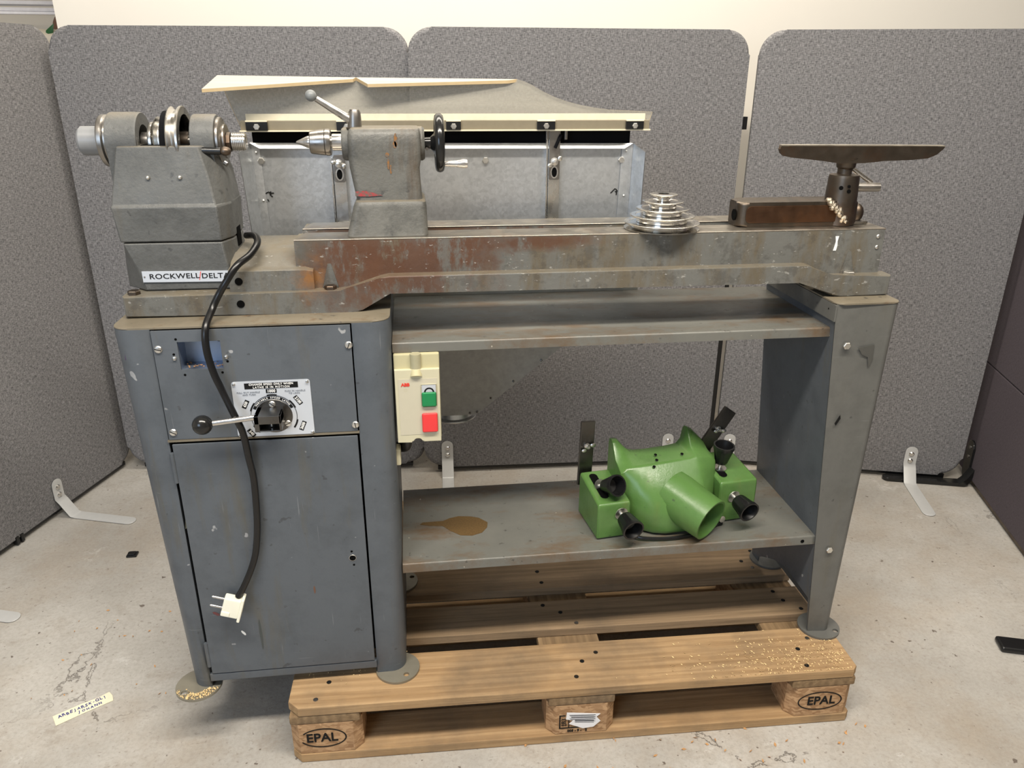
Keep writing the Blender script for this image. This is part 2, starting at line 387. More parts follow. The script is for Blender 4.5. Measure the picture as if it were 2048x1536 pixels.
# ------------------------------------------------------------------ setting
def struct(o): o['kind'] = 'structure'; return o
struct(MB().box(-3.2, 4.2, -3.6, 3.0, -.12, 0).build('floor', FLOOR))
struct(MB().box(-.80, 4.2, 1.62, 1.78, 0, 3.0).build('wall_back', WALLM))
struct(MB().box(-3.2, -.80, 2.55, 2.70, 0, 3.0).build('wall_alcove', WALLM))
struct(MB().box(-3.3, -3.2, -3.7, 2.7, 0, 3.0).build('wall_left', WALLM))
struct(MB().box(4.2, 4.3, -3.7, 1.78, 0, 3.0).build('wall_right', GWALL))
struct(MB().box(-3.3, 4.3, -3.7, -3.6, 0, 3.0).build('wall_front', GWALL))
struct(MB().box(-3.3, 4.3, -3.7, 2.7, 3.0, 3.1).build('ceiling', WALLM))

# ------------------------------------------------------------------ acoustic screens
def foot_mb(x, out=.24, w=.04):
    m = MB(); a = w / 2; prof = [(-.0055, .108), (-.0055, .062), (-.016, .05), (-.046, .0065), (-.058, .004), (-out, .004)]
    secs = []
    for d, z in prof: secs.append([(x - a, d, z), (x + a, d, z)])
    vs = [p for s in secs for p in s]; fs = [(2 * i, 2 * i + 1, 2 * i + 3, 2 * i + 2) for i in range(len(prof) - 1)]
    n = len(vs)
    top = [(x + a * math.cos(t), -.0055, .108 + a * .9 * math.sin(t)) for t in [math.pi * k / 8 for k in range(9)]]
    vs += top; fs.append(list(range(n, n + 9)))
    n = len(vs)
    end = [(x + a * math.cos(t), -out - a * math.sin(t), .004) for t in [math.pi * k / 8 for k in range(9)]]
    vs += end; fs.append(list(range(n, n + 9)))
    return m.add(vs, fs)
def screen(label, p0, p1, feet, fab=FAB, h=1.45, z0=.022, footmat=SILVER, name='acoustic_screen', pillow=.014, r=.07, black_edge=True):
    d = Vector((p1[0] - p0[0], p1[1] - p0[1], 0)); w = d.length
    t = thing(name, label, 'screen', (p0[0], p0[1], 0), math.atan2(d.y, d.x), None, True)
    MB().prism(rrect(.004, w - .004, z0, h, r, 8), 0, .030, 'y', pillow, 5).build('fabric_pad', fab, t, ang=60)
    MB().box(.05, w - .05, .006, .026, .010, .024).build('bottom_rail', BLKP, t)
    for fx in feet:
        f = foot_mb(fx).build('foot', footmat, t, thick=.004, ang=50, weld=.0005)
        for zz in (.098, .072):
            MB().turn([(.009, 0), (.009, .002), (.006, .0045), (.0, .005)], (fx, -.0055, zz), (0, -1, 0), 14).build('screw', STEEL, f)
    return t
screen('grey fabric screen behind the headstock, widest of the back row on the left', (-.750, 1.376), (.304, 1.258), [.27, .93])
screen('grey fabric screen in the middle of the back row, behind the plastic shield', (.294, 1.227), (1.326, 1.185), [.085, .879])
sr = screen('grey fabric screen at the back right, behind the curved tool rest', (1.344, 1.176), (2.155, .940), [.052, .67])
screen('grey fabric screen running forward along the left side of the bay', (-1.096, .39), (-.754, 1.448), [], name='acoustic_screen')
LS = bpy.context.scene.objects['acoustic_screen.003']
for fx in (.255, .735):
    f = foot_mb(fx, .24).build('foot', SILVER, LS, thick=.004, ang=50, weld=.0005)
    for zz in (.098, .072):
        MB().turn([(.009, 0), (.009, .002), (.006, .0045), (0, .005)], (fx, -.0055, zz), (0, -1, 0), 14).build('screw', STEEL, f)
cl = MB()
for k in (0, .018): cl.box(.545 + k, .557 + k, -.004, .03, .004, .03, .002)
cl.build('clip', BLKP, LS)
# black strip closing the lower gap, dark connector above it, right of the middle screen
m = MB().box(1.030, 1.0475, .010, .024, 1.166, 1.204); MB().box(1.030, 1.0475, .010, .024, .03, .80).build('gap_strip', BLKP, bpy.context.scene.objects['acoustic_screen.001']); m.build('connector', BLKP, bpy.context.scene.objects['acoustic_screen.001'])
# plum screen on the right
p0 = Vector((2.163, .865, 0)); dd = Vector((2.037 - 2.163, .481 - .865, 0)).normalized()
p1 = p0 + dd * 1.1
t = thing('plum_screen', 'dark plum panel with a seam and black feet, along the right side', 'screen', (p0.x, p0.y, 0), math.atan2(dd.y, dd.x), None, True)
MB().box(-.2, 1.1, 0, .04, .02, .420, .003).build('lower_panel', PLUM, t)
MB().box(-.2, 1.1, 0, .04, .424, 1.45, .003).build('upper_panel', PLUM, t)
MB().box(-.12, 1.09, .004, .036, .006, .021).build('bottom_rail', RSTEEL, t)
def black_foot(x, l0, l1):
    m = MB(); m.prism(rrect(-l1, l0, 0, .05, .02, 4), x - .022, x + .022, 'x', .004)
    return m
MI = (Matrix.Translation((p0.x, p0.y, 0)) @ Matrix.Rotation(math.atan2(dd.y, dd.x), 4, 'Z')).inverted()
f = MB()
f.prism(rrect(-.026, .026, .004, .150, .024, 5), -.008, .0, 'y', .002, 2, 0, Matrix.Translation((-.098, 0, 0)))
f.prism([(1.344 + .96 * a_ - .279 * b_, 1.176 - .279 * a_ - .96 * b_) for a_, b_ in rrect(.585, .868, .002, .036, .016, 5)], .001, .014, 'z', .003, 2, 0, MI)
f.prism([(2.13, .012), (2.168, .012), (2.184, .06), (2.176, .064), (2.156, .03)], .905, .932, 'y', .001, 2, 0, MI)
FT = f.build('foot', BLACK, t)
for zz in (.125, .09): MB().turn([(.006, 0), (.006, .002), (0, .003)], (-.098, -.008, zz), (0, -1, 0), 12).build('screw', DSTEEL, FT)
f = MB().box(.80, .85, -.22, .02, 0, .016, .007, 3).box(.815, .84, -.006, 0, .0, .15, .003)
f.build('foot', BLKP, t)

# ------------------------------------------------------------------ window blind and plant in the alcove
t = thing('window_blind', 'white slatted blind hanging in the top left corner', 'blind', (-1.5, 2.0, 1.525))
for k in range(9):
    z = 1.531 + k * .0215
    MB().prism([(1.988, z + .004), (1.992, z - .006), (2.008, z - .011), (2.009, z - .009), (1.994, z - .004), (1.990, z + .005)], -2.2, -.86, 'x').build('slat', SLAT, t)
MB().box(-2.2, -.86, 1.985, 2.01, 1.513, 1.523, .003).build('bottom_rail', SLAT, t)
t = thing('potted_plant', 'cream pot with a dark green leaf behind the gap between the two left screens', 'plant', (-.93, 1.95, 0))
MB().turn([(.10, 0), (.12, .02), (.13, .6), (.14, 1.44), (.11, 1.46)], (-.93, 1.95, 0), seg=24).build('pot', POT, t)
MB().tube([(-.92, 1.95, 1.40), (-.915, 1.94, 1.47), (-.90, 1.935, 1.495)], .022).build('stem', BROWN, t)
for a, b in (((-.955, 1.82, 1.40), (-.950, 1.81, 1.47)), ((-.925, 1.82, 1.42), (-.89, 1.83, 1.478))):
    m = MB(); a = Vector(a); b = Vector(b); s = (b - a).cross(Vector((0, 1, 0))).normalized() * .012
    m.add([a, (a + b) / 2 + s, b, (a + b) / 2 - s, (a + b) / 2 + Vector((0, -.006, 0))], [(0, 1, 4), (1, 2, 4), (2, 3, 4), (3, 0, 4)])
    m.build('leaf', LEAF, t, thick=.001)

# ------------------------------------------------------------------ pallet (local frame, turned 1.5 degrees)
PAL = thing('pallet', 'wooden shipping pallet on the concrete floor under the lathe stand', 'pallet', (0, 0, 0), R(-1.5), None, True)
def worn(x0, x1, y0, y1, z0, z1, bev=.003, ch=0.0):
    if ch:
        pts = [(x0 + ch, y0), (x1 - ch * .5, y0), (x1, y0 + ch * .5), (x1, y1), (x0, y1), (x0, y0 + ch)]
        return MB().prism(pts, z0, z1, 'z', bev)
    return MB().box(x0, x1, y0, y1, z0, z1, bev)
def nail(parent, x, y, z=.1442):
    m = MB(); a = random.random() * 3
    m.turn([(.0052, 0), (.0052, .0006), (.003, .0008)], (x, y, z), (0, 0, 1), 8); return m.build('nail', DSTEEL if random.random() < .3 else INK, parent)
for i, (y0, y1, mt) in enumerate(((0, .141, WOOD), (.1885, .293, WOODD), (.341, .482, WOODD), (.516, .612, WOODD), (.655, .80, WOOD))):
    b = worn(0, 1.2, y0, y1, .122, .144, .003, .022 if i in (0, 4) else 0).build('deck_board', mt, PAL)
    for cx in (.0725, .6, 1.1275):
        for k in range(3 if y1 - y0 > .12 else 3):
            nail(b, cx + random.uniform(-.05, .05), y0 + (y1 - y0) * (.2 + .3 * k) + random.uniform(-.01, .01))
for x0 in (0, .5275, 1.055):
    worn(x0 + .002, x0 + .143, .001, .80, .100, .122, .004).build('stringer_board', WOODY, PAL)
BLK = {}
for ix, x0 in enumerate((0, .5275, 1.055)):
    for iy, (y0, y1) in enumerate(((.002, .102), (.3275, .4725), (.698, .798))):
        c = .018
        pts = [(x0 + c, y0), (x0 + .145 - c, y0), (x0 + .145, y0 + c), (x0 + .145, y1 - c), (x0 + .145 - c, y1), (x0 + c, y1), (x0, y1 - c), (x0, y0 + c)]
        BLK[ix, iy] = MB().prism(pts, .022, .100, 'z', .002).build('block', CHIP, PAL)
for y0, y1 in ((0, .1), (.3275, .4725), (.70, .80)):
    worn(0, 1.2, y0, y1, 0, .022, .003, .018 if y1 < .2 else 0).build('bottom_board', WOOD, PAL)
def ring(cx, cz, rx, rz, w, y, a0=0, a1=360, n=40):
    m = MB(); vs = []; fs = []
    for k in range(n + 1):
        a = R(a0 + (a1 - a0) * k / n)
        for q in (0, w): vs.append((cx + (rx - q) * math.cos(a), y, cz + (rz - q) * math.sin(a)))
    for k in range(n): fs.append((2 * k, 2 * k + 1, 2 * k + 3, 2 * k + 2))
    return m.add(vs, fs)
for ix, cx in ((0, .066), (2, 1.125)):
    b = BLK[ix, 0]
    ring(cx, .062, .047 if ix == 0 else .050, .025, .0028, .0012, -160, 150 if ix == 0 else 200).build('oval_print', INK, b)
    text('lettering', 'EPAL', .031, INK, b, (cx + (-.003 if ix == 0 else .003), .0012, .062), bold=.0006, sx=.95)
b = BLK[1, 0]
m = MB()
for (x0, x1, z0, z1) in ((.553, .5556, .038, .074), (.553, .60, .038, .0405), (.553, .566, .0715, .074), (.5725, .5745, .038, .066)): m.box(x0, x1, .0010, .0016, z0, z1)
m.build('frame_print', INK, b)
text('stamp_print', '\u2021B3', .014, INK, b, (.563, .0012, .055), (R(90), R(-90), 0))
text('number_print', '005 - 9 -   2', .0088, INK, b, (.592, .0012, .0305), bold=.0003)
pts = [(.5685, .082), (.640, .073), (.632, .0655), (.641, .0535), (.6265, .039), (.604, .0365), (.574, .051), (.583, .060), (.567, .064)]
st = MB().prism(pts, -.0002, .0008, 'y').build('torn_sticker', WPAPER, b)
m = MB()
for k, (zz, w) in enumerate(((.0755, .0014), (.0725, .0006), (.070, .0016), (.0672, .0006), (.0645, .0012), (.0612, .0018), (.0585, .0007), (.056, .0012))):
    x0, x1 = .574 + .002 * (k % 3), .63 - .003 * (k % 2)
    if zz < .063: x0 = .586
    m.add([(x0, -.0006, zz), (x1, -.0006, zz - .0035), (x1, -.0006, zz - .0035 - w), (x0, -.0006, zz - w)], [(0, 1, 2, 3)])
m.build('bar_lines', INK, st)
# sawdust on the pallet
m = MB()
def sliver(m, x, y, z, L, w, h=.0012):
    a = random.random() * 6.28; c, s = math.cos(a) * L, math.sin(a) * L; cx, sx = -math.sin(a) * w, math.cos(a) * w
    m.add([(x - c, y - s, z), (x + cx, y + sx, z), (x + c, y + s, z + h), (x - cx, y - sx, z + h)], [(0, 1, 2, 3)])
for k in range(520):
    x = 1.19 - abs(random.gauss(0, .17)); y = min(.145, max(.004, random.gauss(.045, .035)))
    x, y = rot2((x, y), (0, 0), R(-1.5)); sliver(m, x, y, .1450, random.uniform(.001, .004), random.uniform(.0005, .0013))
for k in range(260):
    x = random.uniform(.02, .24); y = min(.147, random.gauss(.115, .018))
    x, y = rot2((x, y), (0, 0), R(-1.5)); sliver(m, x, y, .1450, random.uniform(.0008, .0025), random.uniform(.0005, .001))
tag(m.build('sawdust', DUST, org=(1.1, .02, .145)), 'pale sawdust flecks scattered over the front pallet board', 'sawdust', None, 'stuff')

# ------------------------------------------------------------------ lathe stand
ST = thing('lathe_stand', 'grey steel stand with a door cabinet left, tapered leg right and two shelves', 'stand', (.5, .24, .147))
ZB, ZT = .1465, .922
def LX(z): return -.223 + (ZT - z) / .775 * .027
def RX(z): return .244 - (ZT - z) / .775 * .006
FY, BY = .077, .405
secs = []
for z in (ZB, .4, .7, ZT - .003):
    l, r = LX(z), RX(z)
    rr = .03
    o = [(-.158, FY + .022), (-.158, FY)]
    o = [(-.158, FY + .022)] + [(-.158, FY)] + [(p[0], p[1]) for p in arc(l + rr, FY + rr, rr, 270, 180, 7)] + arc(l + rr, BY - rr, rr, 180, 90, 5) + arc(r - rr, BY - rr, rr, 90, 0, 5) + arc(r - rr, FY + rr, rr, 0, -90, 7) + [(.178, FY), (.178, FY + .022)]
    secs.append([(p[0], p[1], z) for p in o])
MB().loft(secs, cap=False, closed=False).build('cabinet_shell', GREY, ST, thick=.0025)
top = rrect(-.223, .244, FY, BY, .03, 7)
m = MB().prism(top, ZT - .003, ZT, 'z', .0012)
m.build('cabinet_top', GREYT, ST)
MB().box(-.19, .21, FY + .055, FY + .059, .166, ZT - .01).build('gap_shade_sheet', DARK, ST)  # near-black sheet inside the shell, painting the shade behind the door gaps
# control panel with the rectangular cut-out
x0, x1, z0, z1 = -.156, .1755, .7135, .9165; cx0, cx1, cz0, cz1 = -.116, -.045, .845, .896; y = .0745
m = MB()
def pl(y): return [(x0, y, z0), (x1, y, z0), (x1, y, z1), (x0, y, z1), (cx0, y, cz0), (cx1, y, cz0), (cx1, y, cz1), (cx0, y, cz1)]
fr = [(0, 1, 5, 4), (1, 2, 6, 5), (2, 3, 7, 6), (3, 0, 4, 7)]
m.add(pl(y) + pl(y + .004), fr + [tuple(8 + i for i in f[::-1]) for f in fr] + [(4, 5, 13, 12), (5, 6, 14, 13), (6, 7, 15, 14), (7, 4, 12, 15), (0, 8, 9, 1), (1, 9, 10, 2), (2, 10, 11, 3), (3, 11, 8, 0)])
CP = m.build('control_panel', GREY, ST)
def box_in(x0, x1, y0, y1, z0, z1):
    v = [(x0, y0, z0), (x1, y0, z0), (x1, y0, z1), (x0, y0, z1), (x0, y1, z0), (x1, y1, z0), (x1, y1, z1), (x0, y1, z1)]
    return MB().add(v, [(4, 5, 6, 7), (0, 1, 5, 4), (1, 2, 6, 5), (2, 3, 7, 6), (3, 0, 4, 7)])
box_in(-.118, -.043, .0785, .085, .843, .898)
OB = box_in(cx0 - .001, cx1 + .001, .0786, .120, cz0 - .001, cz1 + .001).build('outlet_box', GALVB, CP)
MB().turn([(.0045, 0), (.0045, .001), (.002, .0025)], (-.058, .1195, .885), (0, -1, 0), 12).build('grommet', BLACK, CP)
m = MB()
for k in range(60): sliver(m, random.uniform(-.112, -.048), random.uniform(.082, .115), .8458, random.uniform(.001, .003), .0008)
m.build('sawdust', RUSTD, CP, kind='stuff')
def slot_screw(parent, x, yy, z, r, a=20, nm='screw'):
    o = MB().turn([(r, 0), (r, .0012), (r * .8, .0028), (r * .3, .0035)], (x, yy, z), (0, -1, 0), 16)
    c, s = math.cos(R(a)), math.sin(R(a))
    q = .0003
    M = Matrix.Translation((x, yy - .0034, z)) @ Matrix.Rotation(R(a), 4, 'Y')
    o.box(-r * .85, r * .85, -q, q, -r * .1, r * .1, 0, 1, 1, M)
    return o.build(nm, [ZINC, INK], parent)
for (x, z, a) in ((-.148, .884, 15), (.171, .880, -70), (-.147, .728, 30), (.172, .726, 80)): slot_screw(CP, x, .0745, z, .0068, a)
for (x, z) in ((-.1235, .867), (-.038, .8665)): slot_screw(CP, x, .0745, z, .0036, 10)
for (x, z) in ((-.124, .874), (-.037, .858), (-.117, .901), (-.111, .836), (-.048, .838)):
    MB().turn([(.0022, 0), (.0022, .0004)], (x, .0746, z), (0, -1, 0), 10).build('drill_hole', DARK, CP)
MB().box(-.159, .178, .074, .078, .7085, .7125).build('panel_ledge', GREYT, ST)
DR = MB().box(-.1525, .1745, .0725, .0765, .1855, .7045, .0015).build('cabinet_door', GREY, ST)
MB().turn([(.0062, 0), (.0062, .0005)], (.147, .0724, .441), (0, -1, 0), 18).build('lock_hole', DARK, DR)
MB().turn([(.0072, 0), (.0068, .0009), (.0064, .0009), (.0064, 0)], (.147, .0724, .441), (0, -1, 0), 18).build('lock_rim', ZINC, DR)
for (x, z) in ((.146, .456), (.1485, .425)): MB().turn([(.0022, 0), (.0022, .0004)], (x, .0724, z), (0, -1, 0), 10).build('drill_hole', DARK, DR)
for za, zb in ((.627, .687), (.204, .262)):
    MB().cyl((-.1555, .0745, za), (-.1555, .0745, zb), .0042, seg=12).build('hinge', GREY, ST)
MB().box(-.158, .178, .0735, .085, .1655, .1835, .0015).build('bottom_rail', GREY, ST)
MB().prism([(-.2065, .865), (-.203, .900), (-.200, .905), (-.1985, .892), (-.1935, .884), (-.1945, .874), (-.199, .877), (-.201, .866)], .0805, .0815, 'y').build('paint_splash', plain('purple_splash', (.06, .03, .08), .6), ST)
# feet plates
for (x, y, hx, hy) in ((-.187, .088, -.212, .066), (.220, .088, .238, .064), (-.187, .392, -.2, .41), (.220, .392, .252, .405), (1.178, .108, 1.207, .085), (1.178, .378, 1.2, .4)):
    m = MB(); r = .046; n = 32; rh = .006
    vs = []; fs = []
    for k in range(n):
        a = 2 * math.pi * k / n; vs.append((x + r * math.cos(a), y + r * math.sin(a), .1445)); vs.append((x + r * math.cos(a), y + r * math.sin(a), .1495))
        vs.append((hx + rh * math.cos(a), hy + rh * math.sin(a), .1445)); vs.append((hx + rh * math.cos(a), hy + rh * math.sin(a), .1495))
    for k in range(n):
        j = (k + 1) % n
        fs += [(4 * k, 4 * j, 4 * j + 1, 4 * k + 1), (4 * k + 1, 4 * j + 1, 4 * j + 3, 4 * k + 3), (4 * k + 2, 4 * k + 3, 4 * j + 3, 4 * j + 2)]
    m.add(vs, fs); m.build('foot_plate', GREYW if x > 1 else FOOTM, ST)
m = MB()
for k in range(400):
    a = random.uniform(3.4, 6.2); rr = .046 * math.sqrt(random.uniform(.3, .95)); x, y = -.187 + rr * math.cos(a), .088 + rr * math.sin(a)
    if y < .074 and math.hypot(x + .212, y - .066) > .008: sliver(m, x, y, .1503, random.uniform(.001, .0025), .001)
m.build('sawdust', DUST, ST, kind='stuff')
# shelves
def shelf(nm, xa, xb, ya, yb, z, lip, mt):
    m = MB()
    o = [(ya, z - lip), (ya, z - .004), (ya + .0012, z - .0012), (ya + .004, z), (yb - .004, z), (yb, z - .004), (yb, z - lip)]
    m.loft([[(xa, p[0], p[1]) for p in o], [(xb, p[0], p[1]) for p in o]], cap=False, closed=False)
    return m.build(nm, mt, ST, thick=.002)
shelf('upper_shelf', .245, 1.094, .112, .432, .868, .019, SHELFM)
LSH = shelf('lower_shelf', .242, 1.134, .098, .405, .400, .021, SHELFM)
MB().turn([(.0042, 0), (.0042, .0004)], (1.098, .0978, .388), (0, -1, 0), 12).build('drill_hole', DARK, LSH)
m = MB()
pts = [(.279, .243), (.285, .251), (.33, .252), (.345, .262), (.365, .268), (.392, .264), (.41, .256), (.428, .235), (.425, .215), (.412, .195), (.39, .186), (.365, .19), (.345, .21), (.328, .232), (.30, .236)]
m.prism(pts, .4002, .4006, 'z').build('oil_stain', plain('brown_oil_stain', (.12, .072, .027), .5, 0, .4, .5, 300), LSH)
# right leg: tapered front plate, inner and outer side panels
m = MB()
yi = lambda x: .088
fl = [(1.0835, ZT), (1.146, .150)]; fr_ = [(1.211, ZT), (1.197, .150)]
rr = .016
def legsec(z):
    t = (ZT - z) / (ZT - .150); a = 1.0835 + (1.143 - 1.0835) * t; b = 1.213 + (1.195 - 1.213) * t
    return [(a, .092, z)] + [(p[0], p[1], z) for p in arc(b - rr, .088 + rr, rr, 270, 360, 6)] + [(b, .40, z)]
MB().loft([legsec(z) for z in (.150, .5, ZT - .003)], cap=False, closed=False).build('leg_front', GREYW, ST, thick=.0025)
prof = [(.0925, .150), (.100, .150), (.105, .231), (.205, .235), (.25, .226), (.285, .211), (.345, .178), (.362, .165), (.366, .150), (.402, .150), (.402, .90), (.0925, .90)]
def lx(z): return 1.0855 + (1.145 - 1.0855) * (ZT - z) / (ZT - .150)
vs = [(lx(z), y, z) for y, z in prof]
MB().add(vs, [list(range(len(vs)))]).build('leg_side', GREY, ST, thick=.002)
MB().prism(rrect(1.082, 1.214, .087, .405, .016, 5), ZT - .003, ZT, 'z', .001).build('leg_top', GREYT, ST)
MB().box(1.0815, 1.0845, .090, .40, .886, ZT - .004).build('leg_flange', GREYW, ST)
def hexbolt(parent, c, r, h, d=(0, -1, 0), mt=ZINC, nm='bolt'):
    return MB().turn([(r, 0), (r, h * .8), (r * .85, h)], c, d, 6).build(nm, mt, parent, ang=20)
hexbolt(ST, (1.114, .087, .838), .0075, .005); hexbolt(ST, (1.157, .0875, .369), .0075, .004)
MB().turn([(.002, 0), (.002, .0005)], (1.0818, .115, .905), (-1, 0, 0), 8).build('drill_hole', DARK, ST)
# speed plate
y = .0742
SP = MB().prism(rrect(-.0365, .0985, .713, .8195, .005, 3), y - .0012, y, 'y').build('speed_plate', PLATE, ST)
Y2 = y - .0016
def patch(pts, nm='label_patch', mt=INK, yy=Y2 + .0002): return MB().prism(pts, yy - .0002, yy, 'y').build(nm, mt, SP)
def rpatch(cx, cz, w, h, a, nm='label_patch', mt=INK):
    p = [rot2((cx + i * w / 2, cz + j * h / 2), (cx, cz), R(a)) for i, j in ((-1, -1), (1, -1), (1, 1), (-1, 1))]
    return patch(p, nm, mt)
rpatch(.0315, .8105, .092, .011, 0)
text('lettering', 'CHANGE SPEED ONLY WHEN', .0052, WHITEP, SP, (.0315, Y2 - .0004, .8132), bold=.00012, spacing=1.12)
text('lettering', 'LATHE IS IN MOTION', .0052, WHITEP, SP, (.0315, Y2 - .0004, .8076), bold=.00012, spacing=1.3)
text('lettering', 'PULL OUT HANDLE', .0040, FAINT, SP, (-.009, Y2 - .0002, .7990), spacing=1.15); text('lettering', 'AND TURN', .0040, FAINT, SP, (-.008, Y2 - .0002, .7945), spacing=1.15)
text('lettering', 'PUSH IN HANDLE', .0040, FAINT, SP, (.0715, Y2 - .0002, .7990), spacing=1.15); text('lettering', 'TO LOCK', .0040, FAINT, SP, (.070, Y2 - .0002, .7945), spacing=1.15)
DC = (.0305, .7515)
for ang, lab in ((90, '1000'), (152, '650'), (33, '2100'), (216, '340'), (-24, '3600')):
    rad = .0485 if ang == 90 else .0530
    cx, cz = DC[0] + rad * math.cos(R(ang)), DC[1] + rad * math.sin(R(ang)); a = ang - 90 if ang < 200 and ang > -10 else ang + 90
    rpatch(cx, cz, .0185 if len(lab) > 3 else .0165, .0078, a)
    text('lettering', lab, .0072, WHITEP, SP, (cx, Y2 - .0004, cz), (R(90), R(-a), 0), bold=.0002)
    r2 = .0425
    ring(DC[0], DC[1], r2, r2, .003, Y2 - .0002, ang - 12, ang + 12, 8).build('scale_mark', INK, SP)
ring(DC[0], DC[1], .0405, .0405, .0009, Y2 - .0001, -24, 216, 50).build('scale_line', INK, SP)
ring(DC[0], DC[1], .0385, .0385, .0052, Y2 - .0001, 24, 156, 40).build('scale_band', INK, SP)
S = 'VARIABLE SPEED LATHE'
for i, ch in enumerate(S):
    if ch == ' ': continue
    a = 143 - (143 - 37) * i / (len(S) - 1); rr = .0359
    text('lettering', ch, .0046, WHITEP, SP, (DC[0] + rr * math.cos(R(a)), Y2 - .0005, DC[1] + rr * math.sin(R(a))), (R(90), R(90 - a), 0), bold=.0001)
for (x, z) in ((-.032, .8155), (.094, .8155), (-.032, .7165), (.0945, .7165)): slot_screw(SP, x, Y2 + .0008, z, .003, 30, 'rivet')
MB().turn([(.0325, 0), (.0325, .0012), (.0315, .002)], (DC[0], y, DC[1]), (0, -1, 0), 40).build('dial_disc', BDARK, SP)
slot_screw(SP, DC[0] - .001, y - .002, DC[1] + .0235, .0062, 40, 'dial_screw'); slot_screw(SP, .0535, y - .002, .7365, .006, -25, 'dial_screw')
m = MB().box(.0035, .0495, .030, .072, .7545, .770, .001).box(.0035, .0495, .030, .060, .7400, .7425, .001).box(.0035, .012, .030, .072, .7400, .770, .001).box(.0455, .0495, .030, .06, .740, .770, .001)
m.box(.004, .049, .058, .072, .740, .760, .001)
SH = m.build('speed_handle', BDARK, ST)
MB().cyl((-.066, .034, .760), (.006, .040, .765), .0052, seg=14).build('lever_rod', STEEL, SH)
MB().ball((-.083, .032, .7585), .0172, 24).build('ball_knob', BLACK, SH)
MB().cyl((.030, .046, .744), (.030, .046, .755), .003, seg=10).build('pin', STEEL, SH)
# motor switch box on the cabinet side
SW = MB()
def swp(z0, z1, y0, y1, n0=.288, rn=0):
    return None
SW.box(.2455, .3295, .104, .172, .676, .848, .003)
swo = SW.build('switch_box', CREAM, ST)
# lid with notch at the bottom
out = [(.2465, .8205)] + [(.2465, .674)] + [(.272, .674)] + arc(.2845, .674, .0105, 180, 0, 8) + [(.3285, .674), (.3285, .8205)]
MB().prism(out, .0955, .105, 'y', .0018).build('switch_lid', CREAM2, swo)
MB().box(.2525, .3235, .0950, .0957, .690, .803, .0).build('face_plate', plain('beige_face_plate', (.55, .51, .39), .5, 0, .3, .03), swo)
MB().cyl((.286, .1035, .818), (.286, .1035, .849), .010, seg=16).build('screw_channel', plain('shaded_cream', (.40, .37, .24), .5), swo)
MB().cyl((.286, .097, .806), (.286, .104, .818), .011, .011, 16).build('channel_end', CREAM, swo)
text('maker_mark', 'ABB', .0085, REDT, swo, (.2655, .0948, .7915), bold=.0005)
ring(.2655, .781, .0035, .0035, .0005, .0949, 45, 405, 4).build('square_mark', CREAM, swo)
MB().box(.2935, .3225, .0936, .0952, .746, .792, .002).build('button_frame', CREAM2, swo)
MB().box(.295, .321, .0930, .0937, .776, .7905, .001).build('window', plain('grey_window', (.5, .52, .55), .1), swo)
ring(.3085, .776, .0095, .0095, .003, .0928, 0, 180, 14).build('dial_arc', INK, swo)
MB().box(.2945, .3215, .0895, .0945, .7475, .7765, .003, 3).build('green_button', GREENB, swo)
MB().box(.2935, .3225, .0890, .0945, .6955, .7345, .003, 3).build('red_button', REDB, swo)
MB().tube([(.262, .14, .678), (.262, .14, .655), (.258, .15, .64), (.246, .16, .636)], .011, 12).build('gland_cable', BLKP, swo)
MB().box(.2385, .250, .112, .14, .617, .652, .003).build('cable_clip', CREAM2, swo)

def mark(parent, x, z, w, h, mt, y=.0723, lean=0.0, nm='paint_chip'):
    p = [(x + lean * h / 2 * s_ + w / 2 * c_, z + h / 2 * s_) for c_, s_ in ((-.4, -1), (.5, -.9), (1, -.2), (.6, .6), (.1, 1), (-.7, .8), (-1, .1))]
    MB().prism(p, y - .0004, y, 'y').build(nm, mt, parent)
mark(DR, -.079, .282, .006, .012, WHITEP, lean=-.5); mark(DR, .068, .373, .004, .018, BROWN)
mark(DR, -.046, .275, .005, .075, plain('grey_green_drip', (.06, .068, .066), .4), nm='paint_drip'); mark(DR, -.125, .333, .010, .010, plain('dull_red_smear', (.16, .05, .05), .6), lean=-.8)
mark(DR, -.150, .55, .006, .045, plain('olive_drip', (.085, .085, .055), .45), .0760, .2, 'paint_drip')
SM = plain('grey_smudge', (.075, .073, .066), .5)
MB().prism([(1.140, .832), (1.172, .838), (1.174, .806), (1.168, .79), (1.163, .812), (1.150, .818)], .0868, .0876, 'y').build('paint_smudge', SM, ST)
MB().prism([(1.118, .672), (1.127, .690), (1.129, .682), (1.121, .667)], .0868, .0876, 'y').build('paint_smudge', INK, ST)
# ------------------------------------------------------------------ lathe (bed and headstock)
LA = thing('wood_lathe', 'long grey wood lathe bed with its headstock and pulleys, bolted on the stand', 'lathe', (.5, .245, .9225))
prof = [(-.213, .9235), (.160, .9235)] + arc(.178, .950, .03, -100, -55, 4) + [(.245, .957), (1.026, .955), (1.095, .9255), (1.115, .922), (1.212, .9235), (1.212, .963)] + [(1.092, .963), (1.078, .967), (1.045, .984), (1.035, .986), (.245, .986), (.230, .983), (.172, .964), (.158, .962), (-.213, .962)]
def foot_prism(y0, y1, r):
    m = MB().prism(prof, y0, y1, 'y', .003); return m
fm = MB().prism(prof, .135, .172, 'y', .003).prism(prof, .320, .352, 'y', .003)
fm.box(-.2, .096, .171, .321, .93, .962).box(1.165, 1.205, .171, .321, .926, .963)
fo = fm.build('bed_flange', BED, LA)
web = MB()
web.prism([(.160, .955), (.172, .955), (.172, 1.018), (.228, 1.022), (.228, 1.0478), (.160, 1.0478)], .082, 1.199, 'x', .001)
